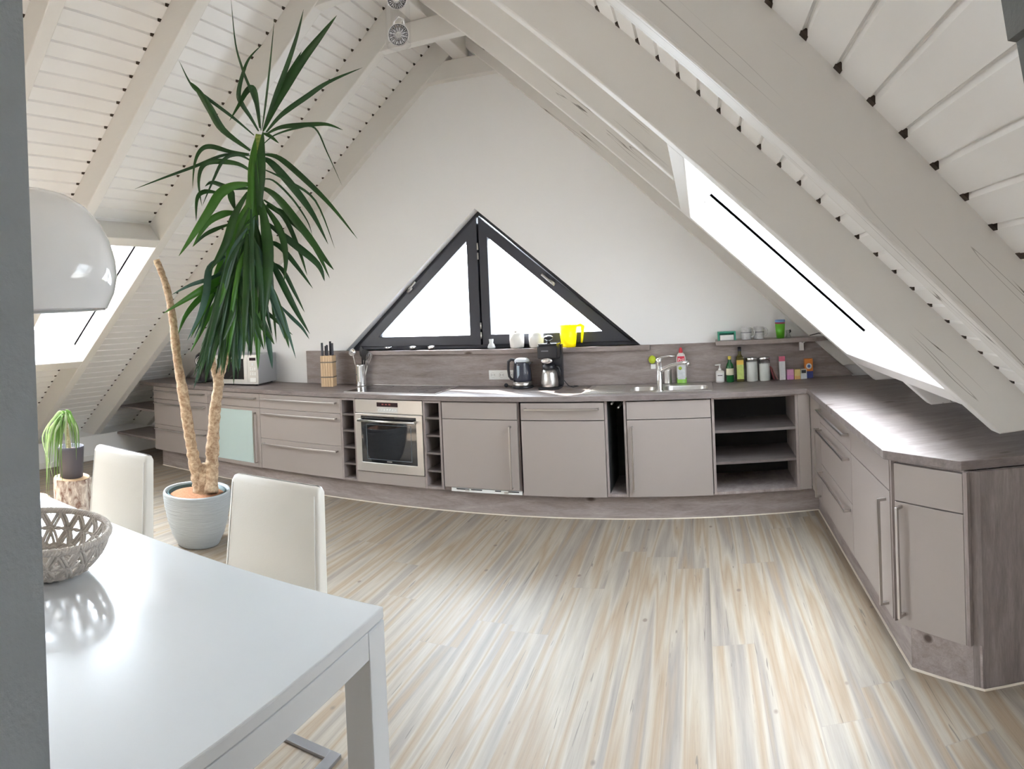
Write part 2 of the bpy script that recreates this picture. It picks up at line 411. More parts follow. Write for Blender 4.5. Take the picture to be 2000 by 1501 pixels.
def bay_boards(mb, side, ys, sk):
    n = nL if side == 'L' else nR; d = DL if side == 'L' else DR
    for i in range(len(ys)):
        y1 = ys[i][0]; y0 = ys[i + 1][1] if i + 1 < len(ys) else -3.0
        if i in sk:
            a, b = sk[i]; 
            if side == 'L':
                boards(mb, side, y0, y1, None, b + n.x * d); boards(mb, side, y0, y1, a + n.x * d - .08, KX)
            else:
                boards(mb, side, y0, y1, None, a + n.x * d - .06); boards(mb, side, y0, y1, b + n.x * d + .08, 1.47)
        else: boards(mb, side, y0, y1, None, KX if side == 'L' else 1.47)
bay_boards(ceilL, 'L', LY, {2: SKL, **FILL_WIN_L})
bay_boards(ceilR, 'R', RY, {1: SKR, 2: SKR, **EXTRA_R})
# roof deck above the boards over the beams, so that no sky leaks in
ceilR.prism(slab_poly('R', 1.16, 1.75, DR + .031, DR + .06), -3.0, W, 'y')
ceilL.prism(slab_poly('L', -5.05, -6.4, DL + .031, DL + .06), -3.0, W, 'y')
struct(ceilL.build('ceiling_left', [BOARD, GROOVE_SHADE]), 'white grooved boards between the beams'); struct(ceilR.build('ceiling_right', [BOARD, GROOVE_SHADE]), 'white grooved boards between the beams')
TN = [0]
def trim(mb, label=None, mats=PAINT, bevel=.006):
    TN[0] += 1; return struct(mb.build('trim_%d' % TN[0], mats, bevel=bevel), label)
def rafterL(y0, y1, x0=None, x1=XA):
    x0 = -6.05 if x0 is None else x0
    p = slab_poly('L', x0, x1, 0, DL + .03)
    if x1 == XA: p[1] = (XA, apex(0)); p[2] = (XA, apex(OFF + .03))
    trim(MB().prism(p, y0, y1), 'white sloping roof beam')
def rafterR(y0, y1, x0=XA, x1=None):
    foot = x1 is None
    p = slab_poly('R', x0, 1.10 if foot else x1, 0, DR + .03)
    if x0 == XA: p[0] = (XA, apex(0)); p[3] = (XA, apex(OFF + .03))
    if foot: p = [p[0], (xright(.955), .955), (xright(.955, OFF + .03), .955), p[3]]
    trim(MB().prism(p, y0, y1), 'white sloping roof beam with fine cracks', PAINT_R)
for i, (a, b) in enumerate(LY): rafterL(a, b)
for i, (a, b) in enumerate(RY):
    if i == 2: rafterR(a, b, XA, SKR[0] - .06); rafterR(a, b, SKR[1] + .07, None)
    else: rafterR(a, b)
# collar beams and the ridge board
for i, (a, b) in enumerate(LY):
    z0, z1 = 3.39, 3.545
    p = [(xleft(z0, .02), z0), (xright(z0, .02), z0), (xright(z1, .02), z1), (xleft(z1, .02), z1)]
    trim(MB().prism(p, a + .006, b - .006), 'white collar beam')
trim(MB().box(-1.885, -3.0, 3.548, -1.765, 4.83, 3.72), 'white ridge board')
def roofwin(side, rng, y0, y1, num, cut=None):
    """Headers, shaft lining, sash and pane of a roof window."""
    d = DL if side == 'L' else DR; a, b = rng; e = d + .17
    n = nL if side == 'L' else nR
    lo, hi = (a, b) if side == 'L' else (b, a)
    s = -1 if side == 'L' else 1
    for x, hw in ((hi, .06), (lo, -.075)):
        trim(MB().prism(slab_poly(side, x, x - s * hw if True else x, 0, e), y0, y1), 'white header across the roof window bay')
    w_ = struct(thing('window_%d' % num, None, None, ((a + b) / 2, (y0 + y1) / 2, 0)), 'bright roof window in the %s slope' % ('left' if side == 'L' else 'right'))  # label also covers the added fill windows

    off = -Vector(w_.location)
    def sh(mb): mb.M = Matrix.Translation(off); return mb
    f = sh(MB())
    for ya, yb in ((y0 - .02, y0), (y1, y1 + .02)): f.prism(slab_poly(side, a, b, d, e + .05), ya, yb)
    f.build('reveal', PLASTER, w_)
    f = sh(MB()); t = .055
    for ya, yb in ((y0, y0 + t), (y1 - t, y1)): f.prism(slab_poly(side, a, b, e - .02, e + .04), ya, yb)
    for xa, xb in ((a, a + t), (b - t, b)): f.prism(slab_poly(side, xa, xb, e - .02, e + .04), y0 + t, y1 - t)
    f.build('frame', WHITEP, w_)
    sh(MB()).prism(slab_poly(side, a + t * .8, b - t * .8, e + .005, e + .015), y0 + t * .8, y1 - t * .8).build('pane', GLASS, w_)
    c = Vector(((a + b) / 2, (y0 + y1) / 2, 0)); c.z = (zleft if side == 'L' else zright)(c.x); c = c + n * (e + .07)
    portal('roof_window_portal', c, -n, abs(b - a) / n.z, y1 - y0)
roofwin('L', SKL, LY[3][1], LY[2][0], 2)
roofwin('R', SKR, RY[3][1], RY[1][0], 3)
roofwin('L', FILL_WIN_L[3], LY[4][1], LY[3][0], 4)  # windows from here on are unseen, added for fill light
roofwin('L', FILL_WIN_L[5], LY[6][1], LY[5][0], 5)
roofwin('L', FILL_WIN_L[7], LY[8][1], LY[7][0], 6)
# gable window: fixed frame, two sashes, hinges, handles, sill board
w1 = struct(thing('window_1', None, None, (-1.775, W, 0)), 'triangular anthracite window with two sashes')
T1 = Matrix.Translation((1.775, -W, 0))
def wm(): m_ = MB(); m_.M = T1; return m_
m = wm(); m.prism(WIN, W + .10, W + .18, 'y', [inset(WIN, [.03, .035, .035])]); fr = m.build('frame', ANTHR, w1, bevel=.003)
MX = -1.79
il, ir = inset(WIN, [.028, .033, .033]), None
base_z = il[0][1]; ax_, az_ = il[2]
sashL = [(il[0][0], base_z), (MX - .004, base_z), (MX - .004, az_ - .01)]
m = wm(); m.box(MX - .03, W + .135, base_z - .01, MX + .035, W + .175, az_ - .06); m.build('mullion', ANTHR, w1)
sashR = [(MX + .012, base_z), (il[1][0], base_z), (MX + .012, az_ - .01)]
for s_, ins in ((sashL, [.085, .095, .085]), (sashR, [.085, .085, .075])):
    m = wm(); m.prism(s_, W + .075, W + .15, 'y', [inset(s_, ins)]); q = m.build('sash', ANTHR, w1, bevel=.004)
    m = wm(); m.prism(inset(s_, [k - .008 for k in ins]), W + .115, W + .121, 'y').build('pane', GLASS, w1)
for z in (2.02, 1.94, 1.36, 1.28):
    m = wm(); m.cyl(MX + .004, W + .066, z - .028, z + .028, .007, 12); m.build('hinge', STEEL, w1)
for (hx, hz, sx) in ((-2.43, 1.69, 1), (-1.165, 1.69, -1)):
    m = wm(); dr = Vector((sx * .74, 0, .67)); c = Vector((hx, W + .07, hz))
    m.tube([c - dr * .03, c + dr * .03], .014, 10); m.tube([c + Vector((0, -.0, 0)), c + Vector((0, -.035, 0))], .008, 8)
    m.tube([c + Vector((0, -.035, 0)), c + Vector((0, -.04, 0)) + dr * .10], .009, 8); m.build('handle', HANDLE, w1)
portal('gable_window_portal', (-1.775, W + .21, 1.75), (0, -1, 0), 2.6, 1.2)
m = MB().box(-3.17, W - .075, 1.137, -.39, W + .10, 1.172, .002); struct(m.build('window_sill', GW_X), 'grey oak sill board under the triangular window')

# grey plaster beside the viewer
c = at(71, 700, 1) ; az = Vector((-1.79, 1)).normalized()
ex, ey = az.x * .82, az.y * .82
struct(MB().box(ex - .22, ey - .12, 0, ex, ey, zleft(ex, .1)).build('column', GREYWALL), 'grey plastered pillar at the picture edge')
pts = [at(px, py, 1) for px, py in ((1955, -60), (1955, 0), (1968, 80), (1985, 83), (2002, 175), (2060, 250), (2080, -60))]
pl_ = []
for p in pts:
    d_ = p - Vector((0, 0, ZC)); k = .66 / d_.y; q = Vector((0, 0, ZC)) + d_ * k; pl_.append((q.x, q.z))
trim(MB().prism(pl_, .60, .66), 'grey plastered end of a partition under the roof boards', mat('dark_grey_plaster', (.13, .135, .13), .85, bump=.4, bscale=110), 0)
m = MB().box(-5.8, -3, 0, -5.785, 4.25, .06); struct(m.build('baseboard_left', WHITEP, bevel=.003))

# ------------------------------------------------------------------ kitchen: worktop, backsplash, plinths
SINK = [(-.845, 4.335), (.075, 4.335), (.075, 4.765), (-.845, 4.765)]
wt = [(-5.10, 4.80), (-5.10, 4.745), (-5.36, 4.745), (-5.36, 4.30), (-5.30, 4.23), (.712, 4.23), (.712, 2.425), (.93, 2.135), (1.455, 2.02), (1.455, 4.745), (1.17, 4.745), (1.17, 4.80)]
bas = [(-.50, 4.43), (-.50, 4.60), (-.335, 4.60), (-.335, 4.43)]; bas2 = [(-.27, 4.40), (-.27, 4.68), (.03, 4.68), (.03, 4.40)]
m = MB().prism(wt, ZU + .003, ZT, 'z', [[(-.53, 4.40), (-.53, 4.64), (.045, 4.64), (.045, 4.40)]])
wtop = m.build('worktop', GW_XT, bevel=.003)
tag(wtop, 'grey oak L-shaped worktop running over all the base cabinets', 'worktop')
bs = [(-3.50, ZT), (1.19, ZT), (xright(1.172), 1.172), (-3.50, 1.172)]
tag(MB().prism(bs, W - .032, W - .001, 'y').build('backsplash', GW_X, bevel=.002), 'grey oak splashback panel along the wall behind the worktop', 'splashback')
tag(MB().box(-5.04, 4.30, 0, XW + .05, 4.318, ZB - .003).build('plinth', GW_X), 'long grey oak plinth below the cabinets of the window wall', 'plinth')
m = MB().prism([(.784, 4.318), (.784, 2.345), (.80, 2.355), (.80, 4.318)], 0, ZB - .003, 'z')
tag(m.build('plinth', GW_Y), 'grey oak plinth under the cabinets of the right-hand wing', 'plinth')
m = MB().prism([(.784, 2.343), (.983, 2.100), (.992, 2.112), (.80, 2.355)], 0, ZB - .003, 'z')
tag(m.build('plinth', GW_X), 'short angled grey oak plinth under the slanted end cabinet', 'plinth')
m = MB(); m.box(-5.04, 4.293, 0, .78, 4.2995, .006); m.box(.776, 2.34, 0, .7835, 4.29, .006)
m.prism([(.776, 2.338), (.983, 2.088), (.986, 2.094), (.783, 2.342)], 0, .006, 'z'); m.prism([(.983, 2.088), (1.46, 1.985), (1.46, 1.992), (.986, 2.094)], 0, .006, 'z')
trim(m, 'cream sealing strip along the plinths', mat('cream_sealant', (.75, .68, .58), .5), 0)

# ------------------------------------------------------------------ cabinets
FT = .019
def handle(parent, p0, p1):
    """Square bar handle from p0 to p1 (on the front plane y=0), standing 32 mm off it."""
    m = MB(); a, b = Vector(p0), Vector(p1); t = (b - a).normalized(); y = Vector((0, -.034, 0)); r = .0062
    if abs(t.z) > .5:
        m.box(a.x - r, -.040, a.z, a.x + r, -.028, b.z)
        for z in (a.z, b.z - .012): m.box(a.x - r, -.03, z, a.x + r, -.001, z + .012)
    else:
        m.box(a.x, -.040, a.z - r, b.x, -.028, a.z + r)
        for x in (a.x, b.x - .012): m.box(x, -.03, a.z - r, x + .012, -.001, a.z + r)
    return m.build('handle', HANDLE, parent, bevel=.0012)
def front(parent, name, x0, x1, z0, z1, h=None, mt=FRONT):
    m = MB().box(x0 + .0015, 0, z0 + .0015, x1 - .0015, FT, z1 - .0015); o = m.build(name, mt, parent, bevel=.0012)
    if h == 'top': handle(o, (x0 + .035, 0, z1 - .042), (x1 - .035, 0, z1 - .042))
    elif h == 'right': handle(o, (x1 - .052, 0, .212), (x1 - .052, 0, .66))
    elif h == 'left': handle(o, (x0 + .035, 0, .212), (x0 + .035, 0, .66))
    return o
def carcass(parent, w_, dep=.50, mt=None, z1=ZU):
    MB().box(0, FT + .001, ZB, w_, FT + dep, z1).build('body', mt or GW_Z, parent)
def drawers(label, loc, rz, w_):
    t = thing('drawer_cabinet', label, 'cabinet', loc, rz); carcass(t, w_)
    front(t, 'drawer', 0, w_, .702, ZU - .002, 'top'); front(t, 'drawer', 0, w_, .437, .702, 'top'); front(t, 'drawer', 0, w_, ZB, .437, 'top'); return t
R90 = -PI / 2
drawers('taupe three-drawer cabinet next to the open corner shelves, behind the tall plant', (-5.094, D, 0), 0, .807)
t = thing('glass_door_cabinet', 'taupe cabinet with a frosted glass door below one drawer', 'cabinet', (-4.287, D, 0))
carcass(t, .652); front(t, 'drawer', 0, .652, .702, ZU - .002, 'top')
m = MB().prism([(.0015, ZB), (.6505, ZB), (.6505, .70), (.0015, .70)], 0, FT, 'y', [[(.035, ZB + .03), (.56, ZB + .03), (.56, .672), (.035, .672)]])
dr = m.build('door', FRONT, t, bevel=.001); MB().box(.035, .006, ZB + .03, .56, .012, .672).build('glass_pane', FROST, dr)
handle(dr, (.60, 0, .212), (.60, 0, .66))
MB().box(.04, .0135, .44, .55, .0188, .46).build('inner_shelf', WHITEP, t)
drawers('wide taupe three-drawer cabinet beside the oven bottle rack', (-3.635, D, 0), 0, .855)
def rack(label, x, w_):
    t = thing('bottle_rack', label, 'rack', (x, D, 0), 0, None); m = MB(); s = .016
    m.box(0, 0, ZB, s, .5, ZU); m.box(w_ - s, 0, ZB, w_, .5, ZU)
    m.box(s, .48, ZB, w_ - s, .5, ZU); m.box(s, 0, ZB, w_ - s, .48, ZB + s); m.box(s, 0, ZU - s, w_ - s, .48, ZU)
    m.build('body', GW_Z, t); MB().box(s, .472, ZB + s, w_ - s, .479, ZU - s).build('back_panel', MATTBLACK, t)  # black sheet paints in the shade at the back of the rack
    for k in range(1, 5):
        z = ZB + (ZU - ZB) * k / 5; MB().box(s, .004, z - .007, w_ - s, .478, z + .007).build('shelf', GW_SHADE, t)
    return t
rack('narrow open grey oak bottle rack between the wide drawers and the oven', -2.780, .143)
rack('narrow open grey oak bottle rack between the oven and the handle-less-top fridge front', -2.043, .149)['label'] = 'narrow open grey oak bottle rack between the oven and the cabinet with white bottom rail'
# oven
t = thing('oven', 'stainless steel built-in oven with black glass door', 'oven', (-2.637, D, 0)); ow = .594
MB().box(.002, FT + .001, .262, ow - .002, .54, ZU - .004).build('body', STEEL, t)
cp = MB().box(.002, -.003, .722, ow - .002, FT, ZU - .004).build('control_panel', STEEL, t, bevel=.002)
MB().box(.20, -.0045, .775, .385, -.0032, .808).build('display', mat('display_dark', (.03, .015, .02), .15), cp)
m = MB()
for k in range(3): m.box(.245 + k * .03, -.0052, .788, .262 + k * .03, -.0046, .798)
m.build('digits', mat('display_red', (.30, .06, .06), .3), cp)
MB().box(.205, -.0042, .732, .382, -.0032, .768).build('button_field', mat('panel_grey', (.62, .62, .62), .35), cp)
for k in range(7):
    bx = .222 + k * .024
    m = MB(); m.M = Matrix.Translation((bx, -.004, .750)) @ Matrix.Rotation(PI / 2, 4, 'X'); m.cyl(0, 0, 0, .003, .009 if k in (2, 3, 4) else .006, 16); m.build('button', WHITEP, cp)
m = MB().prism([(.002, .264), (ow - .002, .264), (ow - .002, .717), (.002, .717)], -.012, FT, 'y', [[(.055, .335), (ow - .055, .335), (ow - .055, .700), (.055, .700)]])
od = m.build('door', STEEL, t, bevel=.002)
MB().box(.055, -.009, .335, ow - .055, .002, .700).build('glass_pane', BGLASS, od)
m = MB()
for z in (.44, .55, .66): m.box(.12, .0, z, ow - .12, .001, z + .003)
m.prism([(.10, .36), (ow - .10, .36), (ow - .10, .635), (.10, .635)], -.0098, -.0092, 'y', [[(.105, .365), (ow - .105, .365), (ow - .105, .63), (.105, .63)]])
m.build('inner_border', mat('dark_grey_print', (.10, .12, .14), .2), od)
m = MB(); m.tube([(.05, -.055, .668), (ow - .05, -.055, .668)], .009, 12); m.box(.045, -.058, .659, .062, -.010, .677); m.box(ow - .062, -.058, .659, ow - .045, -.010, .677)
m.build('handle', STEEL, od)
m = MB(); m.box(ow / 2 - .022, -.0095, .347, ow / 2 + .022, -.0091, .353); m.build('badge', mat('badge_grey', (.55, .55, .55), .3, 1), od)
t = thing('oven_base_panel', 'low taupe front panel below the built-in oven', 'panel', (-2.637, D, 0))
MB().box(.002, 0, ZB, ow - .002, FT, .258).build('panel', FRONT, t, bevel=.001)
# fridge-like cabinet with the white metal rail showing under it
t = thing('fridge_cabinet', 'taupe cabinet with vertical handle and a white metal rail below its door', 'cabinet', (-1.894, D, 0)); w_ = .60
carcass(t, w_); front(t, 'drawer', .006, w_ - .012, .702, ZU - .006); front(t, 'door', .006, w_ - .012, .196, .700, 'right')
m = MB().box(.06, .004, ZB - .004, w_ + .004, .019, .192); m.cur = 1
for a, b in ((.10, .20), (.215, .30), (.40, .445), (.50, .58)): m.box(a, .001, .183, b, .005, .190)
m.build('bottom_rail', [WHITEP, BLACK], t)
for x in (.17, .47):
    m = MB(); m.box(x, -.002, .174, x + .03, .004, .186); m.build('clip', STEEL, t)
t = thing('dishwasher', 'dishwasher behind taupe fronts with a horizontal bar handle near its top', 'dishwasher', (-1.281, D - .006, 0)); w_ = .604
MB().box(.004, FT + .001, ZB + .01, w_ - .004, .55, ZU).build('body', DARKIN, t)
front(t, 'panel', .004, w_ - .002, .702, ZU - .006, 'top'); front(t, 'door', .004, w_ - .002, ZB - .004, .699)
t = thing('niche', 'tall dark open niche between the dishwasher and the sink cabinet', 'niche', (-.677, D, 0)); w_ = .147
m = MB(); s = .016; m.box(0, 0, ZB, s, .5, ZU); m.box(w_ - s, 0, ZB, w_, .5, ZU); m.box(s, 0, ZB, w_ - s, .49, ZB + .018); m.build('body', GW_Z, t)
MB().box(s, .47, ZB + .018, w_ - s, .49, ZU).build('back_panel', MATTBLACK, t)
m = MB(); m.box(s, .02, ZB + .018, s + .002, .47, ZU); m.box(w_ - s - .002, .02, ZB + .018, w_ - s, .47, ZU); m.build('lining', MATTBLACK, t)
for x, z in ((.05, .812), (.095, .785)):
    m = MB(); m.tube([(x, .01, z), (x, .44, z)], .007, 10); m.build('towel_rail', STEEL, t)
t = thing('sink_cabinet', 'taupe cabinet under the sink, vertical handle on its left edge', 'cabinet', (-.530, D - .004, 0)); w_ = .583
carcass(t, w_, z1=.66); front(t, 'panel', .004, w_ - .002, .702, ZU - .004); front(t, 'door', .004, w_ - .002, ZB - .002, .700, 'left')
t = thing('open_shelf_cabinet', 'open grey oak cabinet with three compartments in the kitchen corner', 'cabinet', (.056, D, 0)); w_ = .591; s = .018
m = MB(); m.box(0, 0, ZB, s, .5, ZU); m.box(w_ - s, 0, ZB, w_, .5, ZU); m.box(s, .48, ZB, w_ - s, .5, ZU); m.box(s, 0, ZB, w_ - s, .48, ZB + s); m.box(s, 0, ZU - .008, w_ - s, .48, ZU); m.build('body', GW_Z, t); MB().box(s, .470, ZB + s, w_ - s, .479, ZU - .008).build('back_panel', MATTBLACK, t)  # black sheet stands in for the shade deep inside
for z in (.393, .609): MB().box(s, .006, z - .018, w_ - s, .469, z).build('shelf', GW_SHADE, t)
t = thing('corner_filler', 'narrow taupe filler strip beside the open shelf cabinet', 'panel', (.649, D, 0))
MB().box(0, 0, ZB, XW - .649 - .002, FT, ZU).build('panel', FRONT, t, bevel=.001)
# right-hand wing
t = thing('corner_cabinet', 'narrow taupe corner cabinet with a long vertical handle', 'cabinet', (XW, D - .002, 0), R90); w_ = .358
carcass(t, w_, .46); front(t, 'door', 0, w_, ZB, ZU - .002, None)
handle(t.children[1], (w_ - .04, 0, .212), (w_ - .04, 0, .66))
drawers('taupe three-drawer cabinet in the right-hand wing', (XW, 3.890, 0), R90, .812)
t = thing('door_cabinet', 'taupe single-door cabinet at the front of the right-hand wing', 'cabinet', (XW, 3.077, 0), R90); w_ = .655
carcass(t, w_, .30); front(t, 'drawer', 0, w_, .702, ZU - .002); front(t, 'door', 0, w_, ZB, .700, 'right')
m = MB().box(w_, .004, ZB, w_ + .014, .06, ZU); m.build('edge_strip', GW_Z, t)
ang = math.atan2(-.2835, .2015)
t = thing('end_cabinet', 'slanted taupe cabinet with long vertical handle at the wing end', 'cabinet', (.7385, 2.400, 0), ang); w_ = .336
m = MB().prism([(.02, FT + .002), (w_ - .0, FT + .002), (w_ - .0, .10), (.12, .14)], ZB, ZU, 'z'); m.build('body', GW_Z, t)
front(t, 'drawer', .010, w_ - .004, .672, ZU - .006); front(t, 'door', .010, w_ - .004, ZB - .004, .670, 'left')
m = MB().box(w_ - .002, -.002, ZB, w_ + .016, .03, ZU); m.build('edge_strip', GW_Z, t)
m = MB(); m.M = (Matrix.Translation((.7385, 2.400, 0)) @ Matrix.Rotation(ang, 4, 'Z')).inverted()
m.prism([(.956, 2.126), (.988, 2.098), (1.455, 1.995), (1.462, 2.018), (1.0, 2.125)], 0, ZU, 'z')
tag(m.build('side_panel', GW_Y2, t), 'dark grey oak end panel reaching the floor')
# open corner shelves under the slope
t = thing('corner_shelves', 'open grey oak shelves tucked under the left-hand roof slope', 'shelf', (-5.12, D, 0))
for z, xl in ((.574, -5.74), (.270, -5.79)):
    MB().prism([(0.02, .02), (xl + 5.12, .02), (xl + 5.12, .50), (.02, .50)], z - .022, z, 'z').build('shelf', GW_X, t, bevel=.001)
MB().box(.004, .02, ZB, .022, .50, ZU).build('side_panel', GW_Z, t)
# sink with basins, drainer and tap
t = thing('sink', 'stainless steel one-and-a-half bowl sink let into the worktop', 'sink', (-.385, 4.55, ZT))
holes = []
def rrect(x0, y0, x1, y1, r, n=5):
    out = []
    for cx, cy, a in ((x1 - r, y1 - r, 0), (x0 + r, y1 - r, 90), (x0 + r, y0 + r, 180), (x1 - r, y0 + r, 270)):
        for k in range(n + 1): q = math.radians(a + 90 * k / n); out.append((cx + r * math.cos(q), cy + r * math.sin(q)))
    return out
b1 = rrect(-.135, -.135, .045, .075, .055); b2 = rrect(.105, -.14, .42, .08, .06)
m = MB().prism(rrect(-.46, -.215, .46, .215, .03), .0005, .004, 'z', [b1, b2]); rim = m.build('rim', STEEL, t, bevel=.001)
for bb, dp, nm in ((b1, .11, 'basin'), (b2, .15, 'basin')):
    m = MB(); n = len(bb); cx = sum(p[0] for p in bb) / n; cy = sum(p[1] for p in bb) / n; vs = []
    for sc_, z in ((1, .003), (.96, -.01), (.93, -dp + .02), (.86, -dp), (.05, -dp - .004)):
        vs += [(cx + (p[0] - cx) * sc_, cy + (p[1] - cy) * sc_, z) for p in bb]
    m.smooth = True; m.add(vs, [(j * n + i, j * n + (i + 1) % n, (j + 1) * n + (i + 1) % n, (j + 1) * n + i) for j in range(4) for i in range(n)] + [tuple(range(4 * n, 5 * n))]); m.build(nm, STEEL, t)
m = MB()
for k in range(9): m.box(-.42, -.17 + k * .042, .0035, -.19, -.158 + k * .042, .0065)
m.build('drainer', STEEL, t, bevel=.001)
t = thing('tap', 'chrome single-lever kitchen tap at the sink', 'tap', (-.298, 4.375, ZT + .004))
m = MB(); m.lathe([(.001, 0), (.028, 0), (.028, .006), (.021, .012), (.0205, .20), (.023, .215), (.018, .228), (.001, .23)], n=24); m.build('body', CHROME, t)
m = MB(); m.tube([(0, 0, .14), (.03, -.004, .155), (.09, -.01, .180), (.16, -.015, .196), (.205, -.018, .197)], [.017, .015, .0125, .012, .0125], 12); m.tube([(.203, -.018, .200), (.206, -.018, .172)], .0125, 12); m.build('spout', CHROME, t)
m = MB(); m.tube([(-.012, 0, .222), (.02, -.002, .236), (.07, -.005, .245), (.115, -.007, .243)], [.015, .012, .009, .005], 10, flat=.6); m.build('lever', CHROME, t)
# hob
t = thing('hob', 'black glass ceramic hob with a thin steel rim', 'hob', (-2.365, 4.545, ZT))
MB().box(-.405, -.235, .0005, .405, .235, .005).build('glass_plate', BGLASS, t, bevel=.001)
m = MB().prism([(-.41, -.24), (.41, -.24), (.41, .24), (-.41, .24)], .0005, .006, 'z', [[(-.404, -.234), (.404, -.234), (.404, .234), (-.404, .234)]]); m.build('rim', STEEL, t)
for cx, cy, r in ((-.22, -.10, .09), (-.22, .12, .075), (.20, -.10, .075), (.20, .11, .105)):
    m = MB(); m.lathe([(r, .0051), (r, .0055), (r - .004, .0055), (r - .004, .0051)], (cx, cy, 0), 40); m.build('cooking_zone', mat('zone_print', (.05, .05, .055), .2), t)

# ------------------------------------------------------------------ things on the worktop
def txt(body, size, parent, loc, rot, m, name='lettering'):
    cu = bpy.data.curves.new(name, 'FONT'); cu.body = body; cu.size = size; cu.extrude = .0004; cu.align_x = 'CENTER'; cu.align_y = 'CENTER'
    cu.materials.append(m); o = bpy.data.objects.new(name, cu); COL.objects.link(o); o.parent = parent; bpy.context.view_layer.update()
    me = bpy.data.meshes.new_from_object(o.evaluated_get(bpy.context.evaluated_depsgraph_get())); bpy.data.objects.remove(o)
    o = bpy.data.objects.new(name, me); COL.objects.link(o); o.parent = parent; o.location = loc; o.rotation_euler = rot; return o
FACE = (PI / 2, 0, 0)
# microwave
t = thing('microwave', 'silver microwave oven on the worktop beside the tall plant', 'microwave', (-4.08, 4.58, ZT + .001), math.radians(11))
MB().box(-.245, -.17, .012, .245, .19, .288, .008).build('body', mat('silver_paint', (.46, .47, .50), .35, .6), t)
fp_ = MB().box(-.247, -.186, .012, .247, -.171, .288, .004).build('front_panel', mat('warm_silver', (.58, .56, .53), .35, .5), t)
dr = MB().box(-.235, -.190, .030, .135, -.1865, .278, .001).build('door', mat('warm_silver', (.58, .56, .53), .35), t)
MB().box(-.20, -.1925, .058, .095, -.1905, .252).build('glass_pane', BGLASS, dr)
MB().box(.158, -.189, .235, .225, -.1865, .262).build('display', mat('display_dark', (.03, .015, .02), .15), fp_)
for zz in (.20, .165, .15, .12, .105):
    for k in range(3):
        if zz == .20 and k != 1: continue
        MB().box(.160 + k * .023, -.189, zz - .006 if zz != .20 else .188, .178 + k * .023, -.1865, zz + .004 if zz != .20 else .214).build('button', WHITEP, fp_)
MB().box(.160, -.190, .035, .224, -.1865, .075, .001).build('door_button', WHITEP, fp_)
for x in (-.2, .2):
    for y in (-.14, .15): m = MB(); m.cyl(x, y, 0, .013, .014, 12); m.build('foot', BLACK, t)
# small black appliance behind the plant
t = thing('capsule_coffee_machine', 'small black rounded coffee machine beside the microwave, behind the plant', 'coffee machine', (-4.62, 4.55, ZT + .001), math.radians(20))
m = MB(); m.lathe([(.001, 0), (.085, 0), (.09, .01), (.092, .02), (.06, .03), (.055, .10), (.085, .16), (.095, .21), (.085, .27), (.05, .30), (.001, .305)], n=28); m.build('body', BLACK, t)
m = MB(); m.M = Matrix.Translation((0, -.088, .215)) @ Matrix.Rotation(PI / 2, 4, 'X')
for r in (.045, .028, .012): m.lathe([(r, 0), (r + .004, .004), (r + .008, 0)], n=24)
m.build('ring', CHROME, t)
m = MB(); m.lathe([(.001, .005), (.06, .005), (.06, .018), (.001, .018)], (0, -.12, 0), 20); m.build('drip_tray', BLACK, t)
# knife block and knives
t = thing('knife_block', 'light wooden knife block with two dark bands', 'knife block', (-3.125, 4.615, ZT + .001), math.radians(14))
BLK = greywood('x', (1, 1, 1)) if False else mat('pale_beech', (.62, .44, .27), .5, var=.12, vscale=14, aniso=(9, 9, .8))
m = MB()
for k in range(5): m.box(-.056 + k * .0226, -.05, 0, -.0355 + k * .0226, .05, .272)
m.box(-.055, -.045, .003, .055, .045, .255); m.build('body', BLK, t, bevel=.001)
for z in (.085, .215): MB().box(-.0585, -.0515, z - .005, .0585, .0515, z + .005).build('band', mat('dark_band', (.16, .13, .10), .6), t)
knf = [(-.045, -.02, .075, 'shortest black knife handle at the front of the wooden block'), (-.022, .01, .105, 'black knife handle second from the window side of the wooden block'),
       (.006, -.015, .085, 'short black knife handle in the middle of the wooden block'), (.018, .02, .125, 'tallest black knife handle in the wooden block'), (.044, .0, .110, 'black knife handle at the window-side edge of the wooden block')]
knf[0] = (-.045, -.02, .115, 'black knife handle at the microwave-side edge of the wooden block')
knf[1] = (-.022, .01, .085, 'shortest black knife handle in the wooden block'); knf[2] = (.0, -.02, .095, 'black knife handle at the middle front of the wooden block')
for x, y, h, lb in knf:
    a = math.radians(14); wx = -3.125 + x * math.cos(a) - y * math.sin(a); wy = 4.615 + x * math.sin(a) + y * math.cos(a)
    k_ = thing('knife', lb, 'knife', (wx, wy, ZT + .2735), a, 'knives in the block')
    m = MB(); m.box(-.0095, -.0065, 0, .0095, .0065, h, .005); m.build('handle', BLUEBLACK, k_)
    m = MB().box(-.008, -.001, -.0, .008, .001, .004); m.build('blade', STEEL, k_)
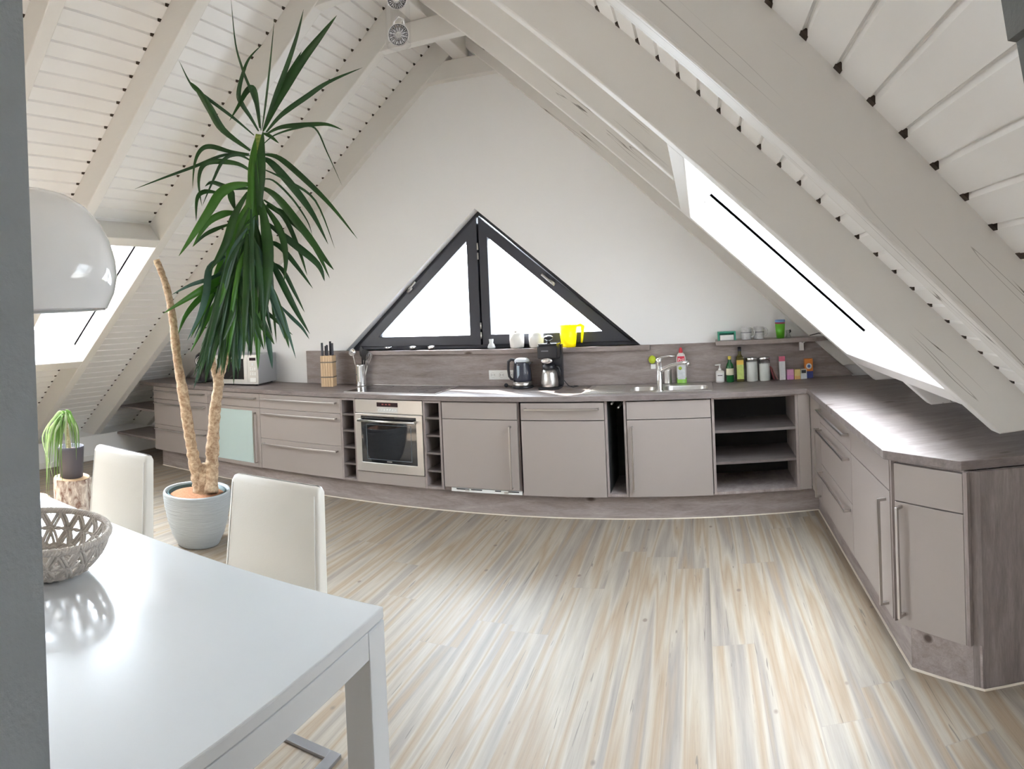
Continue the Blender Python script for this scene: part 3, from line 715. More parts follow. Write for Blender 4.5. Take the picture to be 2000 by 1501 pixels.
# utensil holder
t = thing('utensil_holder', 'ribbed shiny steel utensil holder beside the hob', 'utensil holder', (-2.868, 4.74, ZT + .001))
pr = [(.001, .002), (.046, .002), (.047, 0), (.050, .0)]
for k in range(28): pr += [(.0505, .004 + k * .0063), (.0480, .007 + k * .0063)]
pr += [(.051, .185), (.047, .185), (.046, .006), (.001, .006)]
m = MB(); m.lathe(pr, n=36); m.build('body', CHROME, t)
def utensil(nm, lb, cat, ang, tilt, build):
    x, y = -2.868 + .02 * math.cos(ang), 4.74 + .02 * math.sin(ang)
    u = thing(nm, lb, cat, (x, y, ZT + .012)); u.rotation_euler = (tilt[0], tilt[1], 0); build(u); return u
def b_ladle(u):
    m = MB(); m.tube([(0, 0, 0), (0, 0, .24), (.0, .0, .262)], [.004, .004, .005], 8); m.build('handle', STEEL, u)
    m = MB(); m.M = Matrix.Translation((0, 0, .285)) @ Matrix.Rotation(math.radians(70), 4, 'X'); m.lathe([(.001, -.020), (.02, -.017), (.033, 0), (.035, .006), (.032, .004), (.018, -.013), (.001, -.016)], n=24); m.build('bowl', CHROME, u)
utensil('ladle', 'shiny steel ladle leaning out of the utensil holder towards the knife block', 'ladle', PI, (0, -.20), b_ladle)
def b_spoon(u):
    m = MB(); m.tube([(0, 0, 0), (0, 0, .24)], .007, 8); m.build('handle', BLACK, u)
    m = MB(); m.M = Matrix.Translation((0, 0, .285)) @ Matrix.Diagonal((.55, .22, 1, 1)); m.ball((0, 0, 0), .05, 12); m.build('bowl', BLACK, u)
utensil('serving_spoon', 'black upright serving spoon in the utensil holder', 'spoon', 1, (0, .0), b_spoon)
def b_turner(u):
    m = MB(); m.tube([(0, 0, 0), (0, 0, .22)], .0065, 8); m.build('handle', BLACK, u)
    m = MB(); m.prism([(-.012, .21), (.012, .21), (.034, .235), (.034, .30), (-.034, .31), (-.034, .235)], -.0015, .0015, 'y'); m.build('blade', BLACK, u)
utensil('turner', 'black flat turner leaning out of the utensil holder', 'turner', .3, (.05, .14), b_turner)
def b_whisk(u):
    m = MB(); m.tube([(0, 0, 0), (0, 0, .17)], .006, 8); m.build('handle', STEEL, u)
    for k in range(4):
        a = k * PI / 4; m = MB(); pts = []
        for j in range(13):
            s_ = j / 12; th = s_ * PI * 2 - PI; r = .026 * math.sin(th / 2 * 1.0 + PI / 2 + PI / 2) if False else .026 * math.sin(PI * 2 * s_)
            zz = .17 + .12 * math.sin(PI * s_); pts.append((r * math.cos(a), r * math.sin(a), zz))
        m.tube(pts, .0012, 5); m.build('wire_loop', CHROME, u)
utensil('whisk', 'steel wire whisk leaning out of the utensil holder towards the kettle', 'whisk', 0, (0, .30), b_whisk)
# wall sockets
t = thing('double_socket', 'cream double power socket on the splashback beside the kettle', 'socket', (-1.585, W - .034, .963))
MB().box(-.11, -.008, -.038, .11, 0, .038, .003).build('plate', WHITEP, t)
for x in (-.074, 0, .074):
    m = MB(); m.M = Matrix.Translation((x, -.0085, 0)) @ Matrix.Rotation(PI / 2, 4, 'X'); m.lathe([(.021, .002), (.019, .002), (.018, -.001), (.001, -.001)], n=24)
    for s_ in (-1, 1):
        m.cur = 1; m.cyl(s_ * .0095, 0, -.0005, .0012, .003, 10); m.cur = 0
    m.build('outlet', [mat('socket_ivory', (.66, .64, .60), .4), BLACK], t)
# kettle
t = thing('kettle', 'dark blue-black electric kettle with a steel base', 'kettle', (-1.385, 4.70, ZT + .001))
m = MB(); m.lathe([(.001, 0), (.082, 0), (.084, .012), (.078, .018), (.001, .018)], n=32); m.build('power_base', BLACK, t)
m = MB(); m.lathe([(.001, .019), (.074, .019), (.076, .025), (.073, .052), (.001, .052)], n=32); m.build('steel_band', STEEL, t)
m = MB(); m.lathe([(.001, .052), (.073, .052), (.074, .075), (.070, .13), (.062, .19), (.060, .205), (.001, .205)], n=32)
m.prism([(.045, .155), (.085, .200), (.045, .205)], -.018, .018, 'y'); b_ = m.build('body', BLUEBLACK, t)
m = MB(); m.lathe([(.061, .205), (.058, .220), (.040, .232), (.001, .236)], n=32); m.build('lid', mat('grey_lid', (.55, .57, .60), .3), t)
m = MB(); m.tube([(-.052, 0, .214), (-.085, 0, .222), (-.110, 0, .205), (-.114, 0, .15), (-.108, 0, .09), (-.092, 0, .068), (-.070, 0, .064)], [.012, .012, .012, .011, .010, .010, .010], 10); m.build('handle', BLACK, t)
m = MB(); m.M = Matrix.Translation((-.012, -.0675, .13)); m.box(-.010, -.004, -.048, .010, .006, .048, .003); m.build('water_gauge', mat('gauge', (.30, .36, .42), .15), t)
m = MB(); m.ball((-.135, -.005, .02), .017, 10); m.tube([(-.135, -.005, .02), (-.10, .0, .012), (-.07, 0, .01)], .003, 6); m.build('plug', BLACK, t)
# coffee maker
t = thing('coffee_maker', 'black filter coffee maker with a steel thermos jug', 'coffee maker', (-1.148, 4.635, ZT + .001))
m = MB(); m.box(-.080, -.06, 0, .080, .10, .016, .006); m.box(-.072, .045, .014, .088, .105, .335, .010); m.box(-.078, -.062, .232, .078, .10, .335, .014); m.build('body', BLACK, t)
m = MB(); m.box(-.070, -.055, .335, .075, .10, .347, .004); m.build('top_cover', mat('satin_black', (.04, .04, .045), .12), t)
m = MB(); m.tube([(-.0, 0, .345), (-.0, 0, .368)], [.012, .014], 10); m.M = Matrix.Translation((0, 0, .388)) @ Matrix.Diagonal((1.15, 1.15, .62, 1)); m.ball((0, 0, 0), .032, 12); m.build('knob', BLACK, t)
m = MB(); m.M = Matrix.Translation((-.004, -.066, .218)) @ Matrix.Diagonal((1, .3, .5, 1)); m.ball((0, 0, 0), .045, 12); m.build('lever_badge', CHROME, t)
j = MB(); j.lathe([(.001, .017), (.062, .017), (.064, .022), (.066, .05), (.058, .115), (.047, .150), (.001, .150)], (0, -.005, 0), 32); jo = j.build('jug', STEEL, t)
m = MB(); m.lathe([(.049, .150), (.052, .158), (.050, .180), (.035, .190), (.001, .192)], (0, -.005, 0), 28); m.tube([(.045, -.01, .175), (.078, -.02, .165), (.085, -.02, .12), (.080, -.015, .07)], [.010, .010, .009, .008], 8); m.build('lid', BLACK, jo)
m = MB(); m.box(-.045, -.0655, .288, .010, -.0625, .296); m.build('badge', mat('badge_grey2', (.22, .22, .24), .3), t)
m = MB(); m.tube([(.09, .09, .05), (.13, .06, .012), (.17, .04, .006), (.20, .09, .006), (.16, .125, .006)], .003, 6); m.build('cable', BLACK, t)
# steel cup, scrubber and soap at the sink
t = thing('steel_cup', 'small ribbed steel cup standing behind the tap', 'cup', (-.262, 4.765, ZT + .006)); pr = [(.001, 0), (.030, 0)]
for k in range(10): pr += [(.031, .006 + k * .010), (.0295, .011 + k * .010)]
pr += [(.031, .108), (.028, .108), (.027, .004), (.001, .004)]
m = MB(); m.lathe(pr, n=28); m.build('body', STEEL, t)
t = thing('dish_scrubber', 'lime green round scrubber hanging on the splashback by the tap', 'scrubber', (-.372, W - .034, 1.04))
m = MB(); m.M = Matrix.Translation((-.004, -.014, .02)) @ Matrix.Rotation(PI / 2, 4, 'X') @ Matrix.Diagonal((1, 1.15, 1, 1)); m.lathe([(.001, -.013), (.024, -.013), (.028, 0), (.024, .012), (.001, .012)], n=24); m.build('sponge', mat('lime', (.55, .66, .04), .7, bump=.6, bscale=300), t)
m = MB(); m.box(-.016, -.024, -.052, .022, -.001, -.015, .004); m.build('holder', WHITEP, t)
def bottle(nm, lb, cat, loc, prof, m_, parts=()):
    t = thing(nm, lb, cat, loc); m = MB(); m.lathe(prof, n=28); m.build('body', m_, t)
    for n_, p_, mm in parts: m = MB(); m.lathe(p_, n=28); m.build(n_, mm, t)
    return t
CLEAR = mat('clear_liquid', (.75, .72, .70), .1)
t = thing('dish_soap_bottle', 'clear dish soap bottle with red cap and red lettered label', 'soap bottle', (-.155, 4.770, ZT + .005))
def sq(m, prof, sy=.55): m.M = Matrix.Diagonal((1, sy, 1, 1)); m.lathe(prof, n=28); m.M = None; return m
m = sq(MB(), [(.001, 0), (.036, 0), (.038, .004), (.037, .04)]); m.cur = 1; sq(m, [(.037, .04), (.0375, .10), (.036, .19), (.030, .215), (.016, .232)])
m.build('body', [mat('green_soap', (.30, .60, .10), .15), mat('clear_plastic', (.72, .68, .66), .15)], t)
m = MB(); m.lathe([(.015, .230), (.015, .250), (.010, .262), (.007, .27), (.001, .27)], n=20); m.build('cap', mat('red_plastic', (.62, .03, .05), .3), t)
lb_ = MB().box(-.029, -.0235, .03, .029, -.0205, .135, .001).build('label', mat('soap_label', (.72, .80, .88), .4, var=.5, vscale=35), t)
m = MB(); m.box(-.027, -.0243, .150, .027, -.0205, .205, .001); rl = m.build('label', mat('red_label', (.70, .04, .08), .35), t)
txt('Pril', .034, rl, (0, -.0252, .178), FACE, WHITEP)
m = MB(); m.M = Matrix.Translation((-.008, -.0245, .115)) @ Matrix.Rotation(PI / 2, 4, 'X'); m.lathe([(.001, .001), (.013, .001), (.013, 0)], n=20); m.build('emblem', mat('lime_print', (.45, .60, .05), .5), lb_)
t = bottle('soap_dispenser', 'clear pump dispenser with white label beside the sink', 'soap dispenser', (.137, 4.765, ZT + .001), [(.001, 0), (.032, 0), (.034, .004), (.034, .078), (.028, .086), (.012, .092)], mat('clear_plastic', (.72, .68, .66), .15),
    [('pump', [(.012, .090), (.012, .102), (.006, .104), (.005, .125), (.008, .127), (.008, .137), (.001, .139)], WHITEP)])
m = MB(); m.tube([(0, 0, .133), (-.035, -.01, .131)], [.006, .004], 8); m.build('spout', WHITEP, t)
m = MB(); m.lathe([(.0345, .012), (.0345, .072)], n=24, a0=-2.6, a1=-.5); lbo = m.build('label', PAPERW, t); MB().box(-.018, -.0358, .052, .018, -.0345, .057).build('print', BLACK, lbo)
GG = mat('green_glass', (.015, .11, .03), .08)
t = bottle('green_bottle', 'dark green glass bottle with yellow cap and cream label', 'bottle', (.213, 4.745, ZT + .001), [(.001, 0), (.026, 0), (.029, .005), (.029, .115), (.024, .135), (.012, .155), (.011, .175)], GG,
    [('cap', [(.013, .172), (.013, .196), (.001, .197)], mat('yellow_cap', (.75, .62, .10), .4)), ('label', [(.0296, .055), (.0296, .105)], mat('cream_label', (.70, .66, .48), .5))])
t = thing('oil_bottle', 'square olive oil bottle with green and yellow label and dark cap', 'bottle', (.292, 4.760, ZT + .001))
m = MB(); m.box(-.029, -.029, 0, .029, .029, .19, .008); m.lathe([(.024, .188), (.013, .205), (.012, .232)], n=20); m.build('body', mat('olive_glass', (.10, .085, .02), .08), t)
m = MB(); m.lathe([(.0135, .23), (.0135, .262), (.001, .264)], n=20); m.build('cap', BLACK, t)
lo = MB().box(-.026, -.0302, .02, .026, -.0292, .165).build('label', mat('lime_label', (.50, .60, .16), .45, var=.25, vscale=45), t)
MB().box(-.026, -.0308, .13, .026, -.0303, .165).build('upper_label', mat('amber_label', (.75, .48, .08), .45), lo)
def jar(x, fill, lb):
    t = thing('storage_jar', lb, 'jar', (x, 4.750, ZT + .001), 0, 'storage jars on the worktop')
    m = MB(); m.lathe([(.001, 0), (.040, 0), (.043, .005), (.043, fill), (.001, fill)], n=32); m.build('contents', mat('white_sugar', (.78, .77, .74), .8), t)
    m = MB(); m.lathe([(.0435, .003), (.0445, .008), (.0445, .150), (.040, .160)], n=32); m.build('glass', glass_mat('jar_glass', (.93, .95, .94), .05), t)
    m = MB(); m.lathe([(.001, .158), (.044, .158), (.046, .162), (.046, .178), (.043, .182), (.001, .182)], n=32); m.build('lid', CHROME, t)
jar(.382, .148, 'glass jar of white sugar next to the olive oil bottle, chrome lid'); jar(.478, .128, 'glass jar of white contents filled lower, beside the red sachets, chrome lid')
for x, rz, lb in ((.545, -.25, 'dark red sachet leaning against the storage jar'), (.572, -.42, 'brown-red sachet leaning on the other sachet, nearer the tall carton')):
    t = thing('sachet', lb, 'sachet', (x, 4.745, ZT + .008)); t.rotation_euler = (0, rz, 0)
    m = MB(); m.box(-.004, -.04, 0, .004, .04, .105, .003); m.build('body', mat('sachet_red' if rz > -.3 else 'sachet_brown', (.22, .04, .04) if rz > -.3 else (.25, .12, .09), .4, var=.6, vscale=60), t)
def carton(nm, lb, x, y, w_, d_, h, cols, cat='box', rz=0):
    t = thing(nm, lb, cat, (x, y, ZT + .001), rz); z = 0
    for k, (fr, c, n_) in enumerate(cols):
        z1 = z + h * fr; MB().box(-w_ / 2, -d_ / 2, z, w_ / 2, d_ / 2, z1).build(n_, mat('card_%.2f_%.2f_%.2f' % c, c, .5, var=.15, vscale=70), t); z = z1
    return t
carton('tall_carton', 'tall slim white carton with a pink top', .612, 4.742, .045, .04, .178, [(.80, (.70, .69, .70), 'body'), (.20, (.62, .12, .20), 'top_band')], 'carton')
carton('tea_box', 'small pink box between the tall carton and the yellow box', .672, 4.738, .052, .05, .076, [(.45, (.62, .25, .50), 'body'), (.55, (.66, .32, .48), 'upper_panel')])
carton('tea_box', 'small yellow-orange box beside the pink box', .726, 4.738, .046, .05, .074, [(.35, (.72, .42, .16), 'body'), (.65, (.74, .58, .22), 'upper_panel')])
t = carton('tea_box', 'small white box with black and yellow panel before the orange box', .775, 4.738, .046, .045, .074, [(.55, (.66, .68, .72), 'body'), (.45, (.60, .60, .52), 'upper_panel')])
MB().box(-.017, -.0235, .045, .017, -.0226, .068).build('panel', BLACK, t)
t = carton('powder_box', 'tall orange box with white disc and blue lower third', .822, 4.772, .062, .05, .148, [(.36, (.07, .09, .32), 'lower_panel'), (.64, (.74, .24, .04), 'body')])
m = MB(); m.M = Matrix.Translation((0, -.0253, .092)) @ Matrix.Rotation(PI / 2, 4, 'X'); m.lathe([(.001, .0008), (.023, .0008), (.023, 0)], n=24); m.build('disc', WHITEP, t)
m = MB(); m.M = Matrix.Translation((0, -.0262, .092)) @ Matrix.Rotation(PI / 2, 4, 'X'); m.lathe([(.001, .0008), (.012, .0008), (.012, 0)], n=20); m.build('emblem', mat('blue_print', (.08, .16, .45), .5), t)
# wall shelf
ZS = 1.192
t = thing('wall_shelf', 'grey oak wall shelf above the sink corner with metal brackets', 'shelf', (0, 0, 0))
MB().prism([(.112, 4.62), (.865, 4.62), (1.09, 4.755), (.93, 4.755), (.86, 4.832), (.112, 4.832)], ZS - .030, ZS, 'z').build('shelf_board', GW_X, t, bevel=.001)
for x in (.775,):
    m = MB(); m.box(x - .017, 4.775, 1.085, x + .017, 4.800, ZS - .031, .002); m.box(x - .008, 4.66, ZS - .040, x + .008, 4.795, ZS - .031); m.build('bracket', STEEL, t)
t = thing('storage_tray', 'small green plastic box with white inlay at the end of the wall shelf', 'box', (.197, 4.72, ZS + .001))
GREENP = mat('teal_green', (.02, .26, .17), .35)
m = MB(); m.box(-.068, -.04, 0, -.055, .04, .066); m.box(.055, -.04, 0, .068, .04, .066); m.box(-.055, -.04, .054, .055, .04, .066); m.box(-.055, .03, 0, .055, .04, .054); m.build('body', GREENP, t, bevel=.002)
MB().box(-.052, -.036, .001, .052, .028, .040, .002).build('inlay', PAPERW, t)
MG = mat('grey_pattern_ceramic', (.52, .52, .53), .3, var=.35, vscale=70)
def mug(x, y, lb):
    t = thing('mug', lb, 'mug', (x, y, ZS + .001), -.5, 'grey patterned mugs on the wall shelf')
    m = MB(); m.lathe([(.001, 0), (.036, 0), (.040, .004), (.041, .092), (.0385, .092), (.0375, .008), (.001, .006)], n=32); m.build('body', MG, t)
    m = MB(); m.tube([(.039, 0, .080), (.058, 0, .082), (.070, 0, .066), (.068, 0, .040), (.055, 0, .024), (.039, 0, .020)], .0055, 8); m.build('handle', MG, t)
    m = MB(); m.lathe([(.0415, .050), (.0418, .054), (.0415, .058)], n=32); m.build('pattern_band', mat('dark_grey_glaze', (.22, .22, .24), .3), t)
mug(.344, 4.70, 'grey patterned mug beside the green box on the wall shelf'); mug(.440, 4.715, 'grey patterned mug on the wall shelf nearer the coloured cups')
names = [('green plastic cup at the bottom of the coloured stack', (.10, .42, .02), 0, .135), ('dark red plastic cup showing as a rim in the stack', (.33, .05, .10), .010, .018), ('blue plastic cup on top of the coloured stack', (.16, .28, .55), .024, .030)]
base = .0
for k, (lb, c, z0, h) in enumerate(names):
    zz = ZS + .001 + (0 if k == 0 else .108 if k == 1 else .120)
    t = thing('plastic_cup', lb, 'cup', (.604, 4.71, zz), 0, 'coloured cups stacked on the wall shelf')
    m = MB(); m.lathe([(.001, 0), (.030, 0), (.0385, .107), (.036, .107), (.029, .003), (.001, .003)] if k == 0 else [(.034, 0), (.0385, .001), (.039, h * .62), (.036, h * .62), (.034, .001)], n=28); m.build('body', mat('cup_%d' % k, c, .35), t)
t = thing('trinket', 'small black and clear trinket behind the coloured cups', 'trinket', (.665, 4.72, ZS + .001))
m = MB(); m.lathe([(.018, 0), (.020, .004), (.012, .03), (.017, .055), (.014, .055)], n=16); m.build('body', mat('smoky_clear', (.35, .36, .38), .1), t)
m = MB(); m.tube([(.0, 0, .030), (.018, -.01, .048), (.012, -.012, .060)], .006, 8); m.build('dark_top', BLACK, t)
t = thing('adapter_box', 'white adapter box beneath the roof beam beside the wall shelf', 'adapter', (1.03, 4.690, ZS - .030))
MB().box(-.045, -.03, 0, .045, .02, .036, .004).build('body', WHITEP, t)
m = MB(); m.tube([(-.03, 0, .034), (-.06, .01, .05), (-.13, .02, .055), (-.20, .03, .040)], .004, 6); m.build('cable', BLACK, t)
# things on the window sill
ZI = 1.173
for x, y, lb in ((-2.63, 4.83, 'chrome tealight holder nearest the lower window corner'), (-2.39, 4.83, 'chrome tealight holder in the middle of the three on the sill'), (-2.215, 4.83, 'tealight holder with white candle nearest the window mullion')):
    t = thing('tealight_holder', lb, 'candle holder', (x, y, ZI), 0, 'tealight holders on the window sill')
    m = MB(); m.lathe([(.001, 0), (.018, 0), (.026, .010), (.036, .030), (.034, .031), (.024, .012), (.001, .008)], n=24); m.build('bowl', CHROME, t)
    m = MB(); m.lathe([(.001, .010), (.019, .010), (.020, .026), (.001, .026)], n=20); m.build('candle', WHITEP, t)
t = thing('glass_ornament', 'tiny clear glass figure on the sill beside the mullion', 'ornament', (-1.68, 4.84, ZI))
m = MB(); m.lathe([(.001, 0), (.028, 0), (.034, .012), (.024, .036), (.016, .046), (.020, .078), (.017, .078), (.013, .048)], n=24); m.build('body', mat('frosted_clear', (.66, .68, .68), .12), t)
POTW = mat('white_translucent', (.80, .79, .76), .35)
def sillpot(x, lb, s_):
    t = thing('pebble_pot', lb, 'pot', (x, 4.845, ZI), 0, 'white pots on the window sill')
    m = MB(); m.lathe([(.001, 0), (.048, 0), (.056, .01), (.060, .07), (.055, .125), (.052, .125), (.056, .07), (.05, .02), (.001, .018)], n=28); m.build('body', POTW, t)
    m = MB()
    for k in range(14):
        a = k * 2.4 + s_; r = .012 + .03 * ((k * 7) % 5) / 5; m.ball((r * math.cos(a), r * math.sin(a), .105 + .012 * (k % 3)), .014, 6)
    m.build('pebbles', mat('pale_pebbles', (.55, .50, .46), .8, var=.4, vscale=40), t)
sillpot(-1.462, 'white pot with pebbles on the sill above the kettle', 0); sillpot(-1.30, 'white pot with pebbles on the sill behind the coffee maker', 1.3)
t = thing('watering_can', 'bright yellow watering jug with handle on the window sill', 'watering can', (-1.035, 4.84, ZI))
YEL = translucent_mat('yellow_plastic', (.86, .80, .02), .5)
m = MB(); m.lathe([(.001, 0), (.052, 0), (.056, .004), (.074, .175), (.071, .176), (.053, .008), (.001, .006)], n=32); m.build('body', YEL, t)
m = MB(); m.tube([(.070, 0, .165), (.10, 0, .170), (.118, 0, .160), (.114, 0, .11), (.105, 0, .03)], [.010, .014, .017, .011, .008], 10); m.build('handle', YEL, t)

# ------------------------------------------------------------------ table, chairs, basket, lamps
TX0, TX1, TY0, TY1, TZ = -2.62, -.82, .52, 1.42, .74
t = thing('dining_table', 'long white lacquered dining table with square corner legs', 'table', ((TX0 + TX1) / 2, (TY0 + TY1) / 2, 0))
hx, hy = (TX1 - TX0) / 2, (TY1 - TY0) / 2
MB().box(-hx, -hy, TZ - .030, hx, hy, TZ).build('tabletop', TABLEM, t, bevel=.004)
for s_ in (-1, 1):
    MB().box(-hx + .082, s_ * hy - (.022 if s_ > 0 else 0), TZ - .10, hx - .082, s_ * hy + (.022 if s_ < 0 else 0), TZ - .031).build('apron', TABLEM, t, bevel=.002)
    MB().box(s_ * hx - (.022 if s_ > 0 else 0), -hy + .082, TZ - .10, s_ * hx + (.022 if s_ < 0 else 0), hy - .082, TZ - .031).build('apron', TABLEM, t, bevel=.002)
    for q in (-1, 1):
        x0, x1 = sorted((s_ * hx, s_ * (hx - .08))); y0, y1 = sorted((q * hy, q * (hy - .08)))
        MB().box(x0, y0, 0, x1, y1, TZ - .033).build('leg', TABLEM, t, bevel=.003)
SEAT = CREAM
def sweep(prof, halfw, sm=True):
    """Cushion: closed y-z outline swept across x with rounded edges; halfw(z) gives its half width."""
    m = MB(); n = len(prof); vs = []; cy = sum(p[0] for p in prof) / n; cz = sum(p[1] for p in prof) / n
    st = [(-1, .78), (-.985, .93), (-.95, 1), (.95, 1), (.985, .93), (1, .78)]
    return m, n, st
def chair(x, rz, lb):
    t = thing('dining_chair', lb, 'chair', (x, 1.50, 0), rz, 'cream chairs along the window side of the table')
    # seat
    MB().box(-.215, -.22, .405, .215, .225, .465, .018).build('seat', CREAM, t)
    # backrest: slightly flared towards the bottom, leaning back
    vs, fs = [], []; secs = []
    zs = [.44, .50, .60, .72, .84, .895, .912, .918]; 
    for k, z in enumerate(zs):
        f = (z - .44) / .48; hw = .222 - .022 * f - (.006 if k == 6 else .016 if k == 7 else 0)
        yf = .185 + .055 * f; yb = yf + .062 - .012 * f
        if k == 6: yf += .006; yb -= .006
        if k == 7: yf += .018; yb -= .018
        r = .012
        secs.append([(-hw, yf + r), (-hw + r * .3, yf + r * .3), (-hw + r, yf), (hw - r, yf), (hw - r * .3, yf + r * .3), (hw, yf + r), (hw, yb - r), (hw - r * .3, yb - r * .3), (hw - r, yb), (-hw + r, yb), (-hw + r * .3, yb - r * .3), (-hw, yb - r)])
    m = MB(); n = 12
    for k, z in enumerate(zs): vs += [(p[0], p[1], z) for p in secs[k]]
    m.smooth = True
    m.add(vs, [(j * n + i, j * n + (i + 1) % n, (j + 1) * n + (i + 1) % n, (j + 1) * n + i) for j in range(len(zs) - 1) for i in range(n)] + [tuple(reversed(range(n))), tuple(range((len(zs) - 1) * n, len(zs) * n))])
    m.build('backrest', CREAM, t)
    # seams on both faces near the edges
    for s_ in (-1, 1):
        m = MB(); m.tube([(s_ * (.222 - .022 * (z - .44) / .48 - .013), .1845 + .055 * (z - .44) / .48, z) for z in (.45, .6, .75, .89)], .0018, 5); m.build('piping', CREAMSIDE, t)
    # cantilever frame of flat steel
    fr = [(-.215, -.20, .40), (-.215, -.235, .36), (-.215, -.235, .03), (-.215, -.21, .012), (-.215, .24, .012), (.215, .24, .012), (.215, -.21, .012), (.215, -.235, .03), (.215, -.235, .36), (.215, -.20, .40)]
    m = MB(); 
    for s_ in (-1, 1):
        m.box(s_ * .215 - .02, -.24, 0, s_ * .215 + .02, .265, .012); m.box(s_ * .215 - .02, -.24, .012, s_ * .215 + .02, -.228, .40); m.box(s_ * .215 - .02, -.24, .40 - .008, s_ * .215 + .02, .20, .404)
    m.box(-.195, .225, 0, .195, .265, .012); m.build('frame', mat('satin_grey_steel', (.42, .43, .46), .3, .9), t, bevel=.001)
    return t
c1 = chair(-1.445, 0, 'cream leather dining chair beside the big planter, nearer the table corner')
c2 = copy_tree(c1); c2.location.x = -2.355; c2['label'] = 'cream leather dining chair between the small potted plant and the big planter'
# woven basket on the table
BR = mat('grey_rattan', (.52, .475, .43), .75, bump=.8, bscale=260, var=.25, vscale=60)
t = thing('basket', 'round grey woven rattan basket standing on the white table', 'basket', (-1.735, .975, TZ + .007))
m = MB()
def braid(R_, z, amp, n, r, ph=0, tilt=0):
    pts = [((R_ + amp * math.cos(n * a + ph)) * math.cos(a), (R_ + amp * math.cos(n * a + ph)) * math.sin(a), z + amp * math.sin(n * a + ph)) for a in [2 * PI * k / 220 for k in range(221)]]
    m.tube(pts, r, 6, cap=False)
for ph in (0, 1.57, 3.14, 4.7): braid(.208, .120, .0062, 34, .0055, ph)
m.build('rim', BR, t)
m = MB()
for z, R_ in ((.066, .186), (.020, .142)):
    for ph in (0, PI): braid(R_, z, .0032, 26, .0042, ph)
m.build('side_ring', BR, t)
m = MB()
for j in range(11): braid(.012 + j * .0135, .005 + (max(0, j - 7) * .006), .003, 8 + j * 2, .006, j)
m.build('base_weave', BR, t)
m = MB(); N = 19
for tier, (R0, z0, R1, z1, ph0) in enumerate(((.206, .117, .187, .067, 0), (.186, .066, .143, .020, .5))):
    for k in range(N):
        for sg in (-1, 1):
            for w_ in (-.0065, .0065):
                pts = []; u0 = 2 * PI * (k + ph0) / N + w_ / R0; u1 = 2 * PI * (k + ph0 + sg * .46) / N + w_ / R1
                for s_ in range(6):
                    f = s_ / 5; a = u0 + (u1 - u0) * f; q_ = R0 + (R1 - R0) * f + .004 * math.sin(PI * f); pts.append((q_ * math.cos(a), q_ * math.sin(a), z0 + (z1 - z0) * f))
                m.tube(pts, .0060, 6)
m.build('lattice', BR, t)
# dome pendant over the table
t = thing('pendant_lamp', 'large glossy white dome pendant lamp above the dining table', 'lamp', (at(45, 560, 1.97).x, at(45, 560, 1.97).y, 1.555))
pr = [(.262, .0), (.285, .045), (.296, .095), (.293, .145), (.278, .205), (.252, .260), (.212, .310), (.160, .348), (.10, .372), (.04, .382), (.02, .384)]
pr = pr + [(r - .005, z - .004) for r, z in reversed(pr[:-1])] + [(.257, 0), (.262, 0)]
m = MB(); m.lathe(pr, n=64); m.build('lamp_shade', mat('glossy_white', (.88, .89, .90), .08, coat=.6), t)
m = MB(); m.lathe([(.001, .380), (.03, .380), (.03, .42), (.012, .44), (.001, .44)], n=24); m.build('cap', CHROME, t)
m = MB(); m.tube([(0, 0, .43), (0, 0, 1.83)], .004, 6); m.build('cable', WHITEP, t)
m = MB(); m.ball((0, 0, .25), .045, 12); m.build('bulb', WHITEP, t)
# glass spotlight below the ridge
lp = at(777, 40, 2.45)
t = thing('ceiling_spotlight', 'clear glass cylinder spotlight with chrome reflector under the ridge', 'lamp', (lp.x, lp.y, 2.70))
zb = at(775, 90, 2.45).z - 2.70
m = MB(); m.lathe([(.045, zb + .008), (.047, zb), (.0485, zb + .004), (.0485, zb + .52)], n=32)
m.build('glass_cylinder', glass_mat('lamp_glass', (.99, .99, .99), .02, 0, .22), t)
zc = at(777, 68, 2.45).z - 2.70
dirc = (Vector((0, 0, ZC)) - Vector((lp.x, lp.y, 2.70 + zc))).normalized(); qm = dirc.to_track_quat('Z', 'Y').to_matrix().to_4x4()
def spot(z, s_):
    m = MB(); m.M = Matrix.Translation((0, 0, z)) @ qm @ Matrix.Scale(s_, 4)
    m.lathe([(.038, .012), (.040, .010), (.036, -.004), (.022, -.022), (.008, -.03), (.001, -.03)], n=28); m.lathe([(.040, .010), (.041, .016), (.038, .017), (.038, .012)], n=28)
    for k in range(12):
        a = k * PI / 6; m.tube([(.036 * math.cos(a), .036 * math.sin(a), .008), (.012 * math.cos(a), .012 * math.sin(a), -.02)], .002, 5)
    r = m.build('reflector', CHROME, t)
    m = MB(); m.M = Matrix.Translation((0, 0, z)) @ qm @ Matrix.Scale(s_, 4); m.ball((0, 0, 0), .011, 10); m.build('bulb', WHITEP, r)
    m = MB(); m.tube([Vector((0, 0, z)) + Vector(p) * s_ for p in ((-.03, .01, .03), (-.022, .01, .06), (0, .01, .075), (.02, .01, .06), (.024, .01, .03))], .0035, 6); m.build('wire_loop', CHROME, t)
spot(zc, 1.0); spot(zc + .14, .95)
m = MB(); m.cyl(0, 0, zb + .40, zb + .53, .05, 28); m.tube([(0, 0, zb + .20), (0, 0, zb + .40)], .006, 8); m.build('socket', CHROME, t)
m = MB(); m.tube([(0, 0, zb + .53), (0, 0, zright(lp.x, OFF) - 2.70 if lp.x > XA else 1)], .006, 6); m.build('rod', CHROME, t)

